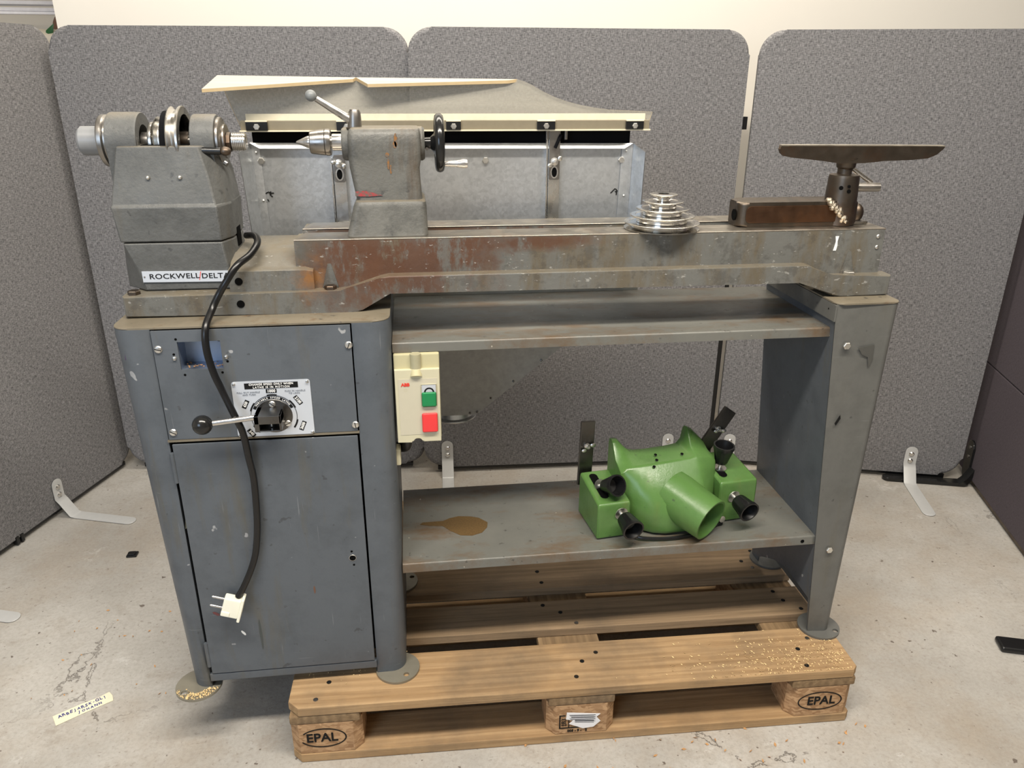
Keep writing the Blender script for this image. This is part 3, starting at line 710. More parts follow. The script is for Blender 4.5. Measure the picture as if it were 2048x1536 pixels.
web.prism([(.332, .955), (.332, 1.0478), (.268, 1.0478), (.268, 1.022), (.320, 1.018), (.320, .955)], .084, 1.180, 'x', .001)
web.box(.082, .096, .161, .331, .962, 1.040).box(1.165, 1.199, .161, .332, .962, 1.0478)
for x in (.33, .62, .9): web.box(x, x + .014, .171, .322, .99, 1.02)
web.build('bed_web', BED, LA)
def way(x0, x1, y0, y1, c0, c1):
    pts = [(x0, y0), (x1, y0), (x1 - c1, y1), (x0 + c0, y1)]
    return MB().prism(pts, 1.0470, 1.0495, 'z', .0008)
way(.082, 1.199, .1595, .228, .012, .0).build('bed_way', BEDTOP, LA)
way(.084, 1.165, .267, .333, .012, .0).build('bed_way', BEDTOP, LA)
# lower step under the headstock
m = MB()
stp = [(.146, .962), (.146, .998), (.150, 1.001), (.168, 1.003), (.20, 1.022), (.30, 1.026), (.332, 1.026), (.335, .962)]
m.loft([[(-.0335, a, b) for a, b in stp], [(.098, a, b) for a, b in stp], [(.112, .150 + (a - .146) * .95, .962 + (b - .962) * .9) for a, b in stp]])
m.build('bed_step', BED, LA)
for (x, z, yy, r) in ((-.017, .981, .1455, .0068), (-.016, .943, .1345, .0068)):
    MB().turn([(r, 0), (r, .0006)], (x, yy, z), (0, -1, 0), 18).build('bolt_hole', DARK, LA)
for x in (-.197, .140, 1.132):
    hexbolt(LA, (x, .150, .962), .011, .007, (0, 0, 1), RSTEEL if x < 1 else ZINC)
for x in (.140, 1.132):
    MB().add([(x - .014, .158, .963), (x + .014, .158, .963), (x + .003, .1594, 1.006), (x - .003, .1594, 1.006), (x - .014, .1599, .963), (x + .014, .1599, .963), (x + .003, .1599, 1.006), (x - .003, .1599, 1.006)], [(0, 1, 2, 3), (4, 7, 6, 5), (0, 4, 5, 1), (1, 5, 6, 2), (2, 6, 7, 3), (3, 7, 4, 0)]).build('recess_shade', CASTR, LA)  # raised wedges, the bolt recesses' shade put into their colour
for (x, z) in ((1.186, 1.034), (1.187, 1.013)): MB().ball((x, .1595, z), .0042, 12, 0, (1, .6, 1)).build('drive_screw', ZINC, LA)
m = MB().prism([(1.098, 1.036), (1.105, 1.036), (1.1035, 1.026), (1.1045, 1.018), (1.103, 1.008), (1.097, 1.008), (1.099, 1.018), (1.1, 1.026)], .1592, .1600, 'y'); m.build('paint_chip', WHITEP, LA)
# headstock
def oct_(z, fl, fr, fy, sl, sr, by=None, s0=.205, s1=.285):
    by = .49 - fy if by is None else by
    return [(fl, fy, z), (fr, fy, z), (sr, s0, z), (sr, s1, z), (fr, by, z), (fl, by, z), (sl, s1, z), (sl, s0, z)]
secs = [oct_(.963, -.182, -.036, .168, -.222, -.026), oct_(1.0, -.190, -.036, .167, -.221, -.026), oct_(1.0475, -.206, -.041, .166, -.216, -.028)]
HL = MB().loft(secs, smooth=False).build('headstock_base', CAST, LA, bev=.0025)
secs = [oct_(1.0495, -.210, -.041, .1655, -.215, -.027), oct_(1.1095, -.2145, -.0415, .1625, -.22, -.0245), oct_(1.112, -.2140, -.0440, .1665, -.219, -.026),
        oct_(1.16, -.206, -.053, .177, -.21, -.031, None, .209, .281), oct_(1.204, -.1985, -.0655, .187, -.203, -.043, None, .213, .277), oct_(1.207, -.1965, -.0675, .190, -.2, -.046, None, .214, .276)]
HU = MB().loft(secs, smooth=False).build('headstock_housing', CAST, LA, bev=.0025)
MB().box(-.162, -.082, .200, .29, 1.2065, 1.2078).build('belt_opening_shade', DARK, HU)  # flat dark plate, shade of the uncut opening put into its colour
for x in (-.150, -.098): MB().ball((x, .170 + .0045, 1.157 if x < -.1 else 1.157), .0036, 12).build('rivet', ZINC, HU)
MB().box(-.0272, -.0258, .225, .255, 1.028, 1.062).build('side_slot', DARK, HL)
NP = MB().prism([(-.1835, .979), (-.0335, .977), (-.0335, .9965), (-.1835, .9985)], .1655, .1668, 'y').build('name_plate', PLATE, LA)
text('lettering', 'ROCKWELL', .0128, INK, NP, (-.1295, .1653, .9885), bold=.0001, sx=1.22, spacing=1.05)
text('lettering', 'DELTA', .0128, INK, NP, (-.0600, .1653, .9878), bold=.0001, sx=1.2, spacing=1.05)
MB().prism([(-.0885, .981), (-.0875, .981), (-.0835, .996), (-.0848, .996)], .1651, .1655, 'y').build('slash_mark', REDT, NP)
for x in (-.180, -.0365): MB().ball((x, .1655, .9885 if x < -.1 else .9875), .0016, 8).build('rivet', DSTEEL, NP)
SY, SZ = .245, 1.209
X = (1, 0, 0)
m = MB(); m.turn([(.030, .0), (.050, 0), (.0505, .003), (.0505, .047), (.049, .050), (.030, .050), (.030, .012), (.0, .012)], (-.2165, SY, SZ), X, 40, cap=False)
m.prism([(.197, 1.15), (.293, 1.15), (.2955, 1.205), (.1945, 1.205)], -.215, -.168, 'x')
m.build('bearing_boss', CAST, LA)
m = MB(); m.turn([(0, 0), (.046, 0), (.047, .002), (.047, .036), (.045, .039), (0, .039)], (-.080, SY, SZ), X, 40)
m.prism([(.204, 1.14), (.286, 1.14), (.292, 1.205), (.198, 1.205)], -.076, -.043, 'x'); m.build('bearing_boss', CAST, LA)
MB().turn([(0, 0), (.0425, 0), (.0435, .002), (.0435, .008), (.041, .011), (.041, .014), (.036, .0155), (0, .0155)], (-.233, SY, SZ + .003), X, 40).build('end_washer', DSTEEL, LA)
MB().turn([(0, 0), (.021, 0), (.0245, .004), (.0245, .04), (.0, .04)], (-.272, SY, SZ + .003), X, 32).build('end_cap', plain('grey_cap_paint', (.23, .235, .24), .4), LA)
MB().cyl((-.222, SY, SZ), (-.04, SY, SZ), .0125, seg=24).build('spindle', STEEL, LA)
MB().turn([(0, 0), (.0175, 0), (.0175, .016), (0, .016)], (-.169, SY, SZ), X, 28).build('collar', DSTEEL, LA)
pr = [(0, 0), (.033, 0), (.034, .002), (.034, .006), (.026, .008), (.026, .010), (.042, .012), (.043, .014), (.036, .018), (.036, .020), (.044, .026), (0, .026)]
MB().turn(pr, (-.153, SY, SZ), X, 40).build('small_pulley', PULM, LA)
m = MB().turn([(0, 0), (.050, 0), (.0525, .001), (.0525, .014), (.050, .0155), (0, .0155)], (-.128, SY, SZ), X, 48); m.build('drive_belt', RUBBER, LA)
MB().turn([(0, 0), (.058, 0), (.0595, .002), (.055, .005), (.053, .008), (.055, .012), (.060, .016), (.0605, .0195), (.058, .021), (.047, .021), (.046, .019), (.046, .004), (0, .004)], (-.1165, SY, SZ), X, 56).build('large_pulley', PULM, LA)
MB().turn([(0, 0), (.018, 0), (.018, .022), (0, .022)], (-.112, SY, SZ), X, 28).build('pulley_hub', RSTEEL, LA)
MB().turn([(0, 0), (.040, 0), (.041, .002), (.041, .006), (.039, .008), (.030, .010), (.029, .011), (.029, .0135), (0, .0135)], (-.0415, SY, SZ + .001), X, 40).build('nose_washer', DSTEEL, LA)
MB().turn([(0, 0), (.013, 0), (.0165, .002), (.0165, .008), (.013, .010), (0, .010)], (-.029, SY, SZ), X, 8).build('nut', RSTEEL, LA)
pr = [(0, 0), (.0135, 0)]
for k in range(7): pr += [(.0158, .001 + k * .0032), (.0158, .0022 + k * .0032), (.0138, .0030 + k * .0032)]
pr += [(.0145, .0235), (.0085, .0240), (.008, .004), (0, .004)]
MB().turn(pr, (-.019, SY, SZ), X, 28).build('threaded_nose', STEEL, LA)
LV = MB().cyl((-.060, .196, 1.1985), (-.030, .196, 1.1975), .0062, seg=14).build('index_pin', BLACK, LA)
MB().ball((-.0225, .196, 1.1975), .0098, 16, 0, (1, .9, .8)).build('pin_knob', RSTEEL, LV)
MB().turn([(.0025, 0), (.0025, .012)], (-.166, .202, 1.205), (0, 0, 1), 10).build('oil_pin', DSTEEL, HU)
MB().tube([(-.0295, .209, 1.177), (-.0245, .207, 1.174)], .0042, 8, n=1).build('oiler', DSTEEL, HU)

# ------------------------------------------------------------------ tailstock
TS = thing('tailstock', 'grey rust-stained tailstock with a live centre and black handwheel, clamped on the bed', 'tailstock', (.246, .245, 1.0495))
def rsec(x0, x1, y0, y1, z, r=.012, n=4): return [(p[0], p[1], z) for p in rrect(x0, x1, y0, y1, r, n)]
secs = [rsec(.1735, .3185, .176, .314, 1.0497), rsec(.1745, .319, .177, .313, 1.053), rsec(.187, .318, .184, .306, 1.100), rsec(.190, .317, .186, .304, 1.1075), rsec(.195, .313, .190, .300, 1.111)]
MB().loft(secs).build('tailstock_base', CASTR, TS, ang=40)
secs = [rsec(.194, .3115, .199, .291, 1.106), rsec(.187, .309, .201, .289, 1.150), rsec(.1845, .3085, .202, .288, 1.166), rsec(.1835, .311, .2015, .2885, 1.178), rsec(.1835, .312, .201, .289, 1.205), rsec(.1840, .312, .203, .287, 1.222), rsec(.1865, .3105, .210, .280, 1.231, .012), rsec(.190, .307, .218, .272, 1.2345, .012)]
TB = MB().loft(secs).build('tailstock_body', CASTR, TS, ang=45)
MB().turn([(0, 0), (.026, 0), (.029, .004), (.030, .02), (0, .02)], (.172, SY, 1.2045), X, 32).build('quill_boss', CASTR, TS)
MB().turn([(0, 0), (.030, 0), (.030, .010), (.027, .014), (0, .014)], (.305, SY, 1.2045), X, 32).build('screw_boss', CASTR, TS)
MB().prism([(.192, 1.1185), (.192, 1.1265), (.21, 1.1275), (.232, 1.1215), (.24, 1.1192), (.215, 1.1175)], .1978, .1986, 'y').build('red_mark', m_redmark(), TB)
m = MB()
for (x, z, a, b) in ((.268, 1.214, .003, .012), (.266, 1.206, .0035, .006), (.252, 1.189, .0035, .004), (.253, 1.175, .002, .011), (.257, 1.164, .0018, .008)):
    m.add([(x + a * math.cos(2 * math.pi * k / 12), .2009 - .0003, z + b * math.sin(2 * math.pi * k / 12)) for k in range(12)], [list(range(12))])
m.build('rust_spot', m_redmark('flaking_orange_rust', (.24, .105, .025), .40), TB)
Q = MB().cyl((.155, SY, SZ - .0015), (.18, SY, SZ - .0015), .0148, seg=28).build('quill', STEEL, TS)
MB().turn([(0, 0), (.0016, .001), (.0105, .0205), (.0112, .0255), (.0112, .028), (0, .028)], (.0905, SY, SZ - .001), X, 32).build('centre_point', STEEL, TS)
MB().turn([(0, 0), (.0185, 0), (.020, .002), (.0222, .018), (.0228, .026), (.0218, .0265), (.0232, .0275), (.0235, .033), (.0222, .0365), (.011, .0365), (.0105, .042), (0, .042)], (.1155, SY, SZ - .0015), X, 40).build('live_centre', DSTEEL, TS)
HWX = .346
m = MB(); n = 48; sg = 12; secs = []
for k in range(n):
    a = 2 * math.pi * k / n
    secs.append([(HWX + .0085 * math.cos(2 * math.pi * q / sg), SY + (.0445 + .0075 * math.sin(2 * math.pi * q / sg)) * math.cos(a), 1.205 + (.0445 + .0075 * math.sin(2 * math.pi * q / sg)) * math.sin(a)) for q in range(sg)])
secs.append(secs[0]); m.loft(secs, cap=False)
m.turn([(0, 0), (.010, 0), (.0105, .012), (.018, .019), (.042, .024), (.042, .029), (.012, .026), (0, .026)], (.318, SY, 1.205), X, 40)
HW = m.build('handwheel', BLACK, TS)
MB().turn([(.0035, 0), (.0045, .002), (.0055, .012), (.0062, .024), (.0085, .036), (.0075, .043), (0, .045)], (.353, .237, 1.169), X, 20).build('crank_grip', STEEL, HW)
MB().turn([(.003, 0), (.003, .005)], (.323, .236, 1.196), (0, -1, 0), 8).build('set_screw', DSTEEL, HW)
LK = MB().turn([(.0125, 0), (.0125, .004), (.0115, .018), (.0105, .026), (.008, .031), (0, .032)], (.1965, .235, 1.2325), (.05, 0, 1), 24).build('lock_hub', DSTEEL, TS)
MB().cyl((.134, .228, 1.2815), (.189, .235, 1.2465), .0052, .0078, 16).build('lock_lever', PULM, LK)
MB().ball((.1255, .227, 1.2865), .0098, 20).build('lever_ball', plain('grey_ball_paint', (.19, .20, .20), .4), LK)
MB().turn([(.015, 0), (.015, .0025)], (.1965, .235, 1.2310), (0, 0, 1), 24).build('lock_washer', RSTEEL, TS)

# ------------------------------------------------------------------ tool rest
TR = thing('tool_rest', 'rusty tool rest with long bar on a welded post, at the right bed end', 'tool rest', (1.03, .22, 1.0495))
m = MB()
m.prism(rrect(.913, 1.160, .192, .258, .018, 5), 1.0500, 1.097, 'z', .006, 3)
TB2 = m.build('slide_base', RSTEEL, TR)
MB().prism(rrect(.926, 1.118, 1.058, 1.0905, .010, 4), .1905, .1925, 'y', .0012).build('side_panel', m_metal('copper_rust', (.085, .05, .035), (.22, .12, .07), .42, 10, .7), TR)
MB().turn([(.0, 0), (.008, 0), (.011, .001)], (.9125, .215, 1.071), (-1, 0, 0), 16).build('end_hole', DARK, TR)
PX, PY = 1.128, .215
m = MB().turn([(.031, 0), (.030, .05), (.0285, .088), (.0275, .094), (.016, .096), (0, .096)], (PX, PY, 1.0505), (0, 0, 1), 28)
m.build('post', RSTEEL, TR)
for dx, dz, r in ((-.017, .072, .004), (-.003, .066, .0038), (-.004, .075, .003)):
    MB().turn([(r, 0), (r, .0008)], (PX + dx, PY - math.sqrt(max(.0298 ** 2 - dx * dx, 0)) - .0004, 1.0505 + dz), (dx * 30, -1, 0), 12).build('post_hole', DARK, TR)
m = MB(); random.seed(3)
for k in range(34):
    t_ = k / 33; m.ball((1.090 + .038 * t_ + random.uniform(-.004, .004), .190 - .004 * math.sin(t_ * 3.1), 1.100 - .042 * t_ + random.uniform(-.004, .004)), random.uniform(.0035, .0068), 8)
m.build('weld_bead', m_metal('weld_metal', (.34, .29, .22), (.62, .56, .46), .35, 90), TR)
MB().cyl((PX - .001, PY, 1.14), (PX - .001, PY, 1.178), .0135, seg=20).build('stem', RSTEEL, TR)
MB().turn([(.0135, 0), (.0175, .004), (.0185, .012), (.026, .022)], (PX + .0, PY, 1.155), (0, 0, 1), 20).build('stem_collar', RSTEEL, TR)
def tz(x): return 1.2008 - (x - .979) * .009
blade = [(.979, tz(.979)), (.977, 1.195), (.980, 1.188), (.987, 1.1825), (1.0, 1.180), (1.06, 1.1735), (1.10, 1.168), (1.15, 1.168), (1.19, 1.1715), (1.25, 1.1735), (1.278, 1.176), (1.295, 1.183), (1.307, 1.194), (1.3085, tz(1.3085))]
m = MB()
m.loft([[(x, y0 - .004 * (abs(x - 1.14) / .17) ** 2, z) for x, z in blade] for y0 in (.192, .1945, .201)])
RB = m.build('rest_bar', RSTEEL, TR)
m = MB(); m.loft([[(x, y - .004 * (abs(x - 1.14) / .17) ** 2, tz(x) + dz) for y, dz in ((.1914, -.0004), (.1914, .0016), (.2035, .0022), (.2035, -.0004))] for x in (.9795, 1.02, 1.06, 1.10, 1.14, 1.18, 1.22, 1.27, 1.308)])
m.build('top_edge', m_metal('worn_bright_edge', (.5, .45, .37), (.68, .63, .54), .35), RB)
MB().cyl((PX + .018, PY + .005, 1.120), (1.204, .215, 1.1195), .0088, seg=18).build('clamp_bolt', DSTEEL, TR)
CB = MB().cyl((1.153, .24, 1.155), (1.196, .23, 1.126), .0045, seg=12).build('clamp_handle', STEEL, TR)
MB().turn([(.0065, 0), (.0075, .003), (.0065, .006)], (1.1505, .2408, 1.1565), (.83, -.2, -.55), 14).build('handle_collar', STEEL, CB)
MB().ball((1.171, .225, 1.069), .017, 18, 0, (.8, .9, 1.1)).build('end_knob', RSTEEL, TR)
MB().box(1.155, 1.187, .205, .232, 1.0502, 1.0555, .001).build('clamp_plate', DSTEEL, TR)

# ------------------------------------------------------------------ step pulley
SPU = thing('step_pulley', 'shiny five-step aluminium pulley lying on the bed', 'pulley', (.764, .203, 1.0495))
px, py, pz = .764, .203, 1.0498
Rr = [.0715, .0612, .0500, .0385, .0265]; hh = .0130
for k, r in enumerate(Rr):
    h0 = k * hh; hub = r - .013
    pr = [(0, h0), (hub, h0)]
    if k == 0: pr = [(0, h0), (r - .0012, h0), (r, h0 + .0006), (r, h0 + .0016), (hub, h0 + .0045)]
    pr += [(hub, h0 + (.0072 if k == 0 else .0066)), (r - .0004, h0 + .0108), (r, h0 + .0114), (r, h0 + .0122), (r - .0012, h0 + hh)]
    pr += [(r - .010, h0 + hh), (r - .0108, h0 + hh - .0006), (0, h0 + hh - .0006)] if k < 4 else [(.0105, h0 + hh), (.0105, h0 + .004), (0, h0 + .004)]
    MB().turn(pr, (px, py, pz), (0, 0, 1), 56).build('groove_step', PALU, SPU)
MB().turn([(.0100, 0), (.0100, .0004)], (px, py, pz + 5 * hh - .0085), (0, 0, 1), 20).build('bore', DARK, SPU)

# ------------------------------------------------------------------ dust hood with shield, behind the lathe
DH = thing('dust_hood', 'galvanised sheet-metal dust hood with a clear plastic shield, behind the lathe bed', 'dust hood', (.37, .46, .56))
HY = .465
MB().box(-.016, .752, HY, HY + .003, .86, 1.181).build('back_sheet', GALV, DH)
m = MB(); m.add([(-.032, HY - .002, 1.1905), (.772, HY - .002, 1.1855), (.750, HY - .016, 1.1755), (-.010, HY - .016, 1.1800)], [(0, 1, 2, 3)])
m.add([(-.032, HY - .002, 1.1905), (.772, HY - .002, 1.1855), (.772, HY + .02, 1.1855), (-.032, HY + .02, 1.1905)], [(0, 3, 2, 1)])
m.build('top_lip', GALV, DH)
def sheet(pts, nm, mt=GALV): return MB().add(pts, [list(range(len(pts)))]).build(nm, mt, DH, thick=.0015)
sheet([(-.031, HY - .004, 1.19), (-.013, HY - .002, 1.179), (-.006, HY - .002, .90), (-.022, HY - .004, .90)], 'side_flange')
sheet([(-.031, HY - .004, 1.19), (-.022, HY - .004, .90), (-.032, .405, .90), (-.044, .405, 1.176)], 'side_wing')
sheet([(.772, HY - .004, 1.1855), (.748, HY - .002, 1.1755), (.741, HY - .002, .90), (.765, HY - .004, .90)], 'side_flange')
sheet([(.772, HY - .004, 1.1855), (.765, HY - .004, .90), (.777, .405, .90), (.783, .405, 1.172)], 'side_wing')
for (x, z) in ((-.012, 1.155), (.451, 1.152), (.748, 1.151)): hexbolt(DH, (x, HY - .002, z), .0072, .004, mt=ZINC)
for (x, z) in ((-.020, 1.172), (-.016, 1.075), (-.013, .985), (.757, 1.170), (.757, 1.075)): MB().ball((x, HY - .005, z), .0026, 8).build('rivet', ZINC, DH)
m = MB()
for pts in ([(-.012, 1.088), (-.004, 1.092), (.000, 1.086)], [(.000, 1.093), (-.002, 1.086), (.003, 1.082)], [(-.004, 1.090), (.006, 1.0895)], [(-.017, 1.078), (-.013, 1.072), (-.010, 1.071)], [(-.008, 1.077), (-.006, 1.0725)]):
    m.tube([(a, HY - .001, b) for a, b in pts], .0012, 6, n=3)
for pts in ([(.728, 1.080), (.734, 1.086), (.738, 1.090)], [(.739, 1.089), (.743, 1.084), (.738, 1.083)], [(.742, 1.084), (.741, 1.076)]):
    m.tube([(a, HY - .001, b) for a, b in pts], .0012, 6, n=3)
m.build('marker_scribble', INK, DH)
MB().box(-.026, .766, HY + .004, HY + .009, 1.155, 1.235).build('rubber_flap', RUBBER, DH)
for sx, top_ in ((.133, 1.165), (.585, 1.214)):
    m = MB().box(sx, sx + .025, HY - .014, HY - .008, 1.02, top_, .0008).box(sx - .005, sx - .002, HY - .016, HY, 1.02, top_ - .006)
    s = m.build('strut', ALU, DH)
    MB().prism(rrect(sx + .001, sx + .024, 1.112, top_ + .002, .004, 3), HY - .018, HY - .0142, 'y', .0006).build('slotted_plate', DSTEEL, s)
    MB().prism(rrect(sx + .007, sx + .018, 1.118, 1.138, .0055, 5), HY - .0186, HY - .0181, 'y').build('slot', DARK, s)
    ring(sx + .0125, 1.128, .0085, .013, .0028, HY - .0189, 0, 360, 20).build('slot_rim', ALU, s)
    w = MB().turn([(.0085, 0), (.0085, .0015), (.0055, .002), (.005, .010), (0, .011)], (sx + .0125, HY - .0185, 1.150), (0, -1, 0), 16)
    w.ball((sx + .023, HY - .026, 1.157 if sx > .3 else 1.145), .0055, 10, 0, (.9, .35, 1)).ball((sx + .002, HY - .026, 1.143 if sx > .3 else 1.153), .0055, 10, 0, (1, .35, .8))
    w.build('wing_nut', ZINC, s)
    MB().box(sx - .003, sx + .027, HY - .022, HY - .002, 1.018, 1.027, .002).build('strut_foot', CREAMR, s)
MB().cyl((.598, HY - .019, 1.178), (.610, HY - .021, 1.205), .0035, seg=8).build('stay_link', RUBBER, DH)
for x in (.578, .618): MB().box(x, x + .006, HY - .02, HY - .012, 1.195, 1.216, .001).build('hinge_ear', DSTEEL, DH)
# lower funnel under the upper shelf, with round outlet
m = MB()
fy0, fy1 = .452, .575
top_ = [(.10, fy0), (.645, fy0), (.645, fy1), (.10, fy1)]; bot = [(.315, fy0), (.424, fy0), (.424, fy1), (.315, fy1)]
m.add([(x, y, .745) for x, y in top_] + [(x, y, .566) for x, y in bot], [(0, 1, 5, 4), (1, 2, 6, 5), (2, 3, 7, 6), (3, 0, 4, 7), (4, 5, 6, 7)])
m.add([(-.016, fy0, .862), (.752, fy0, .862), (.752, fy1, .862), (-.016, fy1, .862), (.10, fy0, .745), (.645, fy0, .745), (.645, fy1, .745), (.10, fy1, .745)], [(0, 1, 5, 4), (1, 2, 6, 5), (2, 3, 7, 6), (3, 0, 4, 7)])
FN = m.build('funnel', plain('dull_zinc', (.33, .325, .31), .45, .35, .5, .25, 70), DH)
m = MB().turn([(.052, 0), (.056, .003), (.056, .006), (.050, .009), (.050, .026)], (.372, .510, .541), (0, 0, 1), 32); m.build('outlet_ring', GALV, DH)
for (x, z) in ((.578, .698), (.512, .648), (.458, .607), (.425, .573), (.408, .571)): MB().ball((x, fy0 - .001, z), .0028, 8).build('rivet', DSTEEL, DH)
m = MB().box(-.02, .796, .4365, .4385, .860, .884, .0005).box(-.02, .796, .4365, .455, .882, .884); m.build('bottom_lip', plain('bright_zinc_lip', (.62, .60, .53), .35, .4), DH)
# shield
yb, yt = .452, .472
sil = [(-.042, 1.2165), (-.060, 1.262), (-.080, 1.3185), (.20, 1.3150), (.519, 1.3135), (.535, 1.309), (.551, 1.302), (.575, 1.289), (.599, 1.2785), (.625, 1.270), (.653, 1.2635), (.685, 1.258), (.718, 1.2535), (.81, 1.2495), (.797, 1.2145)]
m = MB(); n = len(sil)
def Y(z): return yb + (yt - yb) * (z - 1.215) / .1
front = [(x, Y(z), z) for x, z in sil]; back = [(x, Y(z) + .008, z) for x, z in sil]
m.add(front + back, [list(range(n))], 0); m.add(front + back, [list(range(n, 2 * n))[::-1]], 0)
m.add(front + back, [(i, n + i, n + (i + 1) % n, (i + 1) % n) for i in range(n)], 1)
SHD = m.build('shield', [PC, PCE], DH)
f1 = [(-.080, yt, 1.3185), (.19, yt, 1.3155), (.185, yt - .012, 1.3125), (-.088, .365, 1.2945)]
f2 = [(.19, yt, 1.3155), (.519, yt, 1.3135), (.50, yt - .008, 1.311), (.215, yt - .05, 1.3035)]
m = MB()
for q in (f1, f2):
    dn = [(x, y, z - .006) for x, y, z in q]
    m.add(q, [(0, 1, 2, 3)], 0); m.add(dn, [(3, 2, 1, 0)], 0)
    for i in range(4):
        j = (i + 1) % 4; m.add([q[i], q[j], dn[j], dn[i]], [(0, 3, 2, 1)], 1)
m.build('shield_flange', [PCF, PCE], DH)
MB().box(-.040, .797, .434, .451, 1.2155, 1.2345, .001).build('shield_rail', RAIL, DH)
MB().box(-.042, .799, .430, .451, 1.2135, 1.2165, .0005).build('rail_lip', CREAMR, DH)
MB().box(-.030, .79, .4455, .4505, 1.2345, 1.2470).build('rail_strip', CREAMR, DH)
for x, w in ((-.0285, .042), (.148, .04), (.368, .030), (.556, .038), (.745, .038)):
    m = MB().box(x, x + w, .4275, .4338, 1.2165, 1.2335, .0008)
    c = m.build('clip', BLKP, DH)
    MB().box(x, x + w, .4265, .434, 1.2325, 1.2355, .0006).build('clip_lip', CREAMR, c)
    hexbolt(c, (x + w / 2, .4275, 1.2235), .0062, .004)

# ------------------------------------------------------------------ green cast hood on the lower shelf (local frame)
GH = thing('planing_hood', 'green cast hood with black knobs and a round spout, on the lower shelf', 'tool', (.652, .136, .4018), R(7.3), None, True)
m = MB()
def st(x, yf, ym, yu, zr, zt, yr=.052, yb_=.122):
    return [(x, yb_, .0), (x, .02, .003), (x, yf + .006, .004), (x, yf, .014), (x, (yf * 2 + ym) / 3, .045), (x, ym, .075), (x, yu, .108), (x, yr - .008, zr - .004), (x, yr, zr), (x, yr + .028, zr + (zt - zr) * .22), (x, yb_ - .022, zr + (zt - zr) * .86), (x, yb_ - .012, zt), (x, yb_, zt - .002)]
S_ = [(.0655, .046, .046, .046, .128, .168), (.067, .043, .043, .044, .131, .1775), (.080, .028, .030, .034, .136, .1765), (.094, .012, .014, .022, .138, .160), (.108, -.002, -.001, .018, .139, .147), (.125, -.016, -.012, .016, .140, .142), (.150, -.025, -.018, .015, .141, .141), (.20, -.027, -.019, .015, .143, .143), (.228, -.024, -.018, .015, .144, .146), (.238, -.021, -.015, .015, .145, .158), (.2425, -.019, -.013, .0155, .145, .184), (.246, -.016, -.010, .016, .145, .1885), (.256, -.004, 0, .020, .145, .184), (.272, .014, .016, .028, .143, .168), (.286, .030, .032, .038, .139, .153), (.2895, .040, .041, .043, .132, .146)]
m.loft([st(*q) for q in S_])
GB = m.build('hood_body', GREENP, GH, ang=42)
def gbox(x0, x1, hf, hb, dep):
    m = MB(); c = .004
    secs = [[(x0, 0, 0), (x1, 0, 0), (x1, dep, 0), (x0, dep, 0)], [(x0, 0, hf - .012), (x1, 0, hf - .012), (x1, dep, hb - .01), (x0, dep, hb - .01)], [(x0 + .001, .002, hf), (x1 - .001, .002, hf), (x1 - .001, dep - .002, hb), (x0 + .001, dep - .002, hb)]]
    return m.loft(secs, smooth=False)
gbox(0, .074, .083, .100, .122).build('end_box', GREENP, GH, bev=.004)
gbox(.282, .372, .098, .112, .122).build('end_box', GREENP, GH, bev=.004)
def slot(x, y0, y1, z, dz):
    p = rrect(x - .009, x + .009, y0, y1, .0088, 5)
    return MB().add([(a, b, z + dz * b) for a, b in p], [list(range(len(p)))]).build('slot', DARK, GH)
slot(.024, .020, .108, .0842, .139); slot(.302, .020, .108, .0993, .116)
for (x, y, z) in ((.152, .055, .1441), (.158, .075, .1462), (.140, .040, .1370), (.215, .062, .1478)):
    MB().turn([(.0035, 0), (.0035, .0006)], (x, y, z), (0, -.25, 1), 12).build('drill_hole', DARK, GH)
# spout
a = Vector((.180, .030, .073)); b = Vector((.230, -.062, .0500)); dv = (b - a).normalized()
m = MB().turn([(.054, 0), (.0505, .05), (.0475, (b - a).length), (.0435, (b - a).length), (.043, .02), (0, .02)], a, dv, 40, cap=False)
m.build('spout', GREENP, GH)
m = MB(); m.turn([(0, 0), (.0425, 0), (.0425, .001)], a + dv * .03, dv, 24); m.build('spout_bottom', DARK, GH)
m = MB(); m.box(-.012, .012, -.004, .004, -.02, .02, .003, 2, 0, Matrix.Translation(a + dv * .055 + Vector((.01, 0, -.012))) @ Euler((.6, .9, .3)).to_matrix().to_4x4()); m.build('offcut', plain('cream_offcut', (.5, .45, .34), .7), GH)
def knob(base, d, L=.047, ro=.0232, ri=.0135, wash=.0145):
    base = Vector(base); d = Vector(d).normalized()
    MB().turn([(wash, 0), (wash, .0025), (.004, .003), (.004, .016), (0, .016)], base, d, 18).build('stud', ZINC, GH)
    n = 36; secs = []
    q = Vector((0, 0, 1)).rotation_difference(d).to_matrix().to_4x4(); M = Matrix.Translation(base + d * .014) @ q
    def sec(r, h, flu): return [((r * (1 - (flu if k % 3 == 0 else 0))) * math.cos(2 * math.pi * k / n), (r * (1 - (flu if k % 3 == 0 else 0))) * math.sin(2 * math.pi * k / n), h) for k in range(n)]
    k = MB().loft([sec(ri * .8, 0, 0), sec(ri, .003, 0), sec(ri * 1.1, .008, .09), sec(ro * .93, L * .75, .09), sec(ro, L * .85, 0), sec(ro, L, 0), sec(ro * .86, L, 0), sec(ro * .6, L * .5, 0), sec(.001, L * .42, 0)], 0, False, True, True, M)
    return k.build('knob', BLKP, GH, ang=50)
knob((.026, .062, .0935), (.30, -.83, .42)); knob((.306, .052, .1055), (.02, -.10, 1)); knob((.316, .0, .062), (.14, -.95, -.16), .044, .0235, .0165); knob((.052, .0, .058), (.10, -.95, -.16), .044, .0235, .0165)
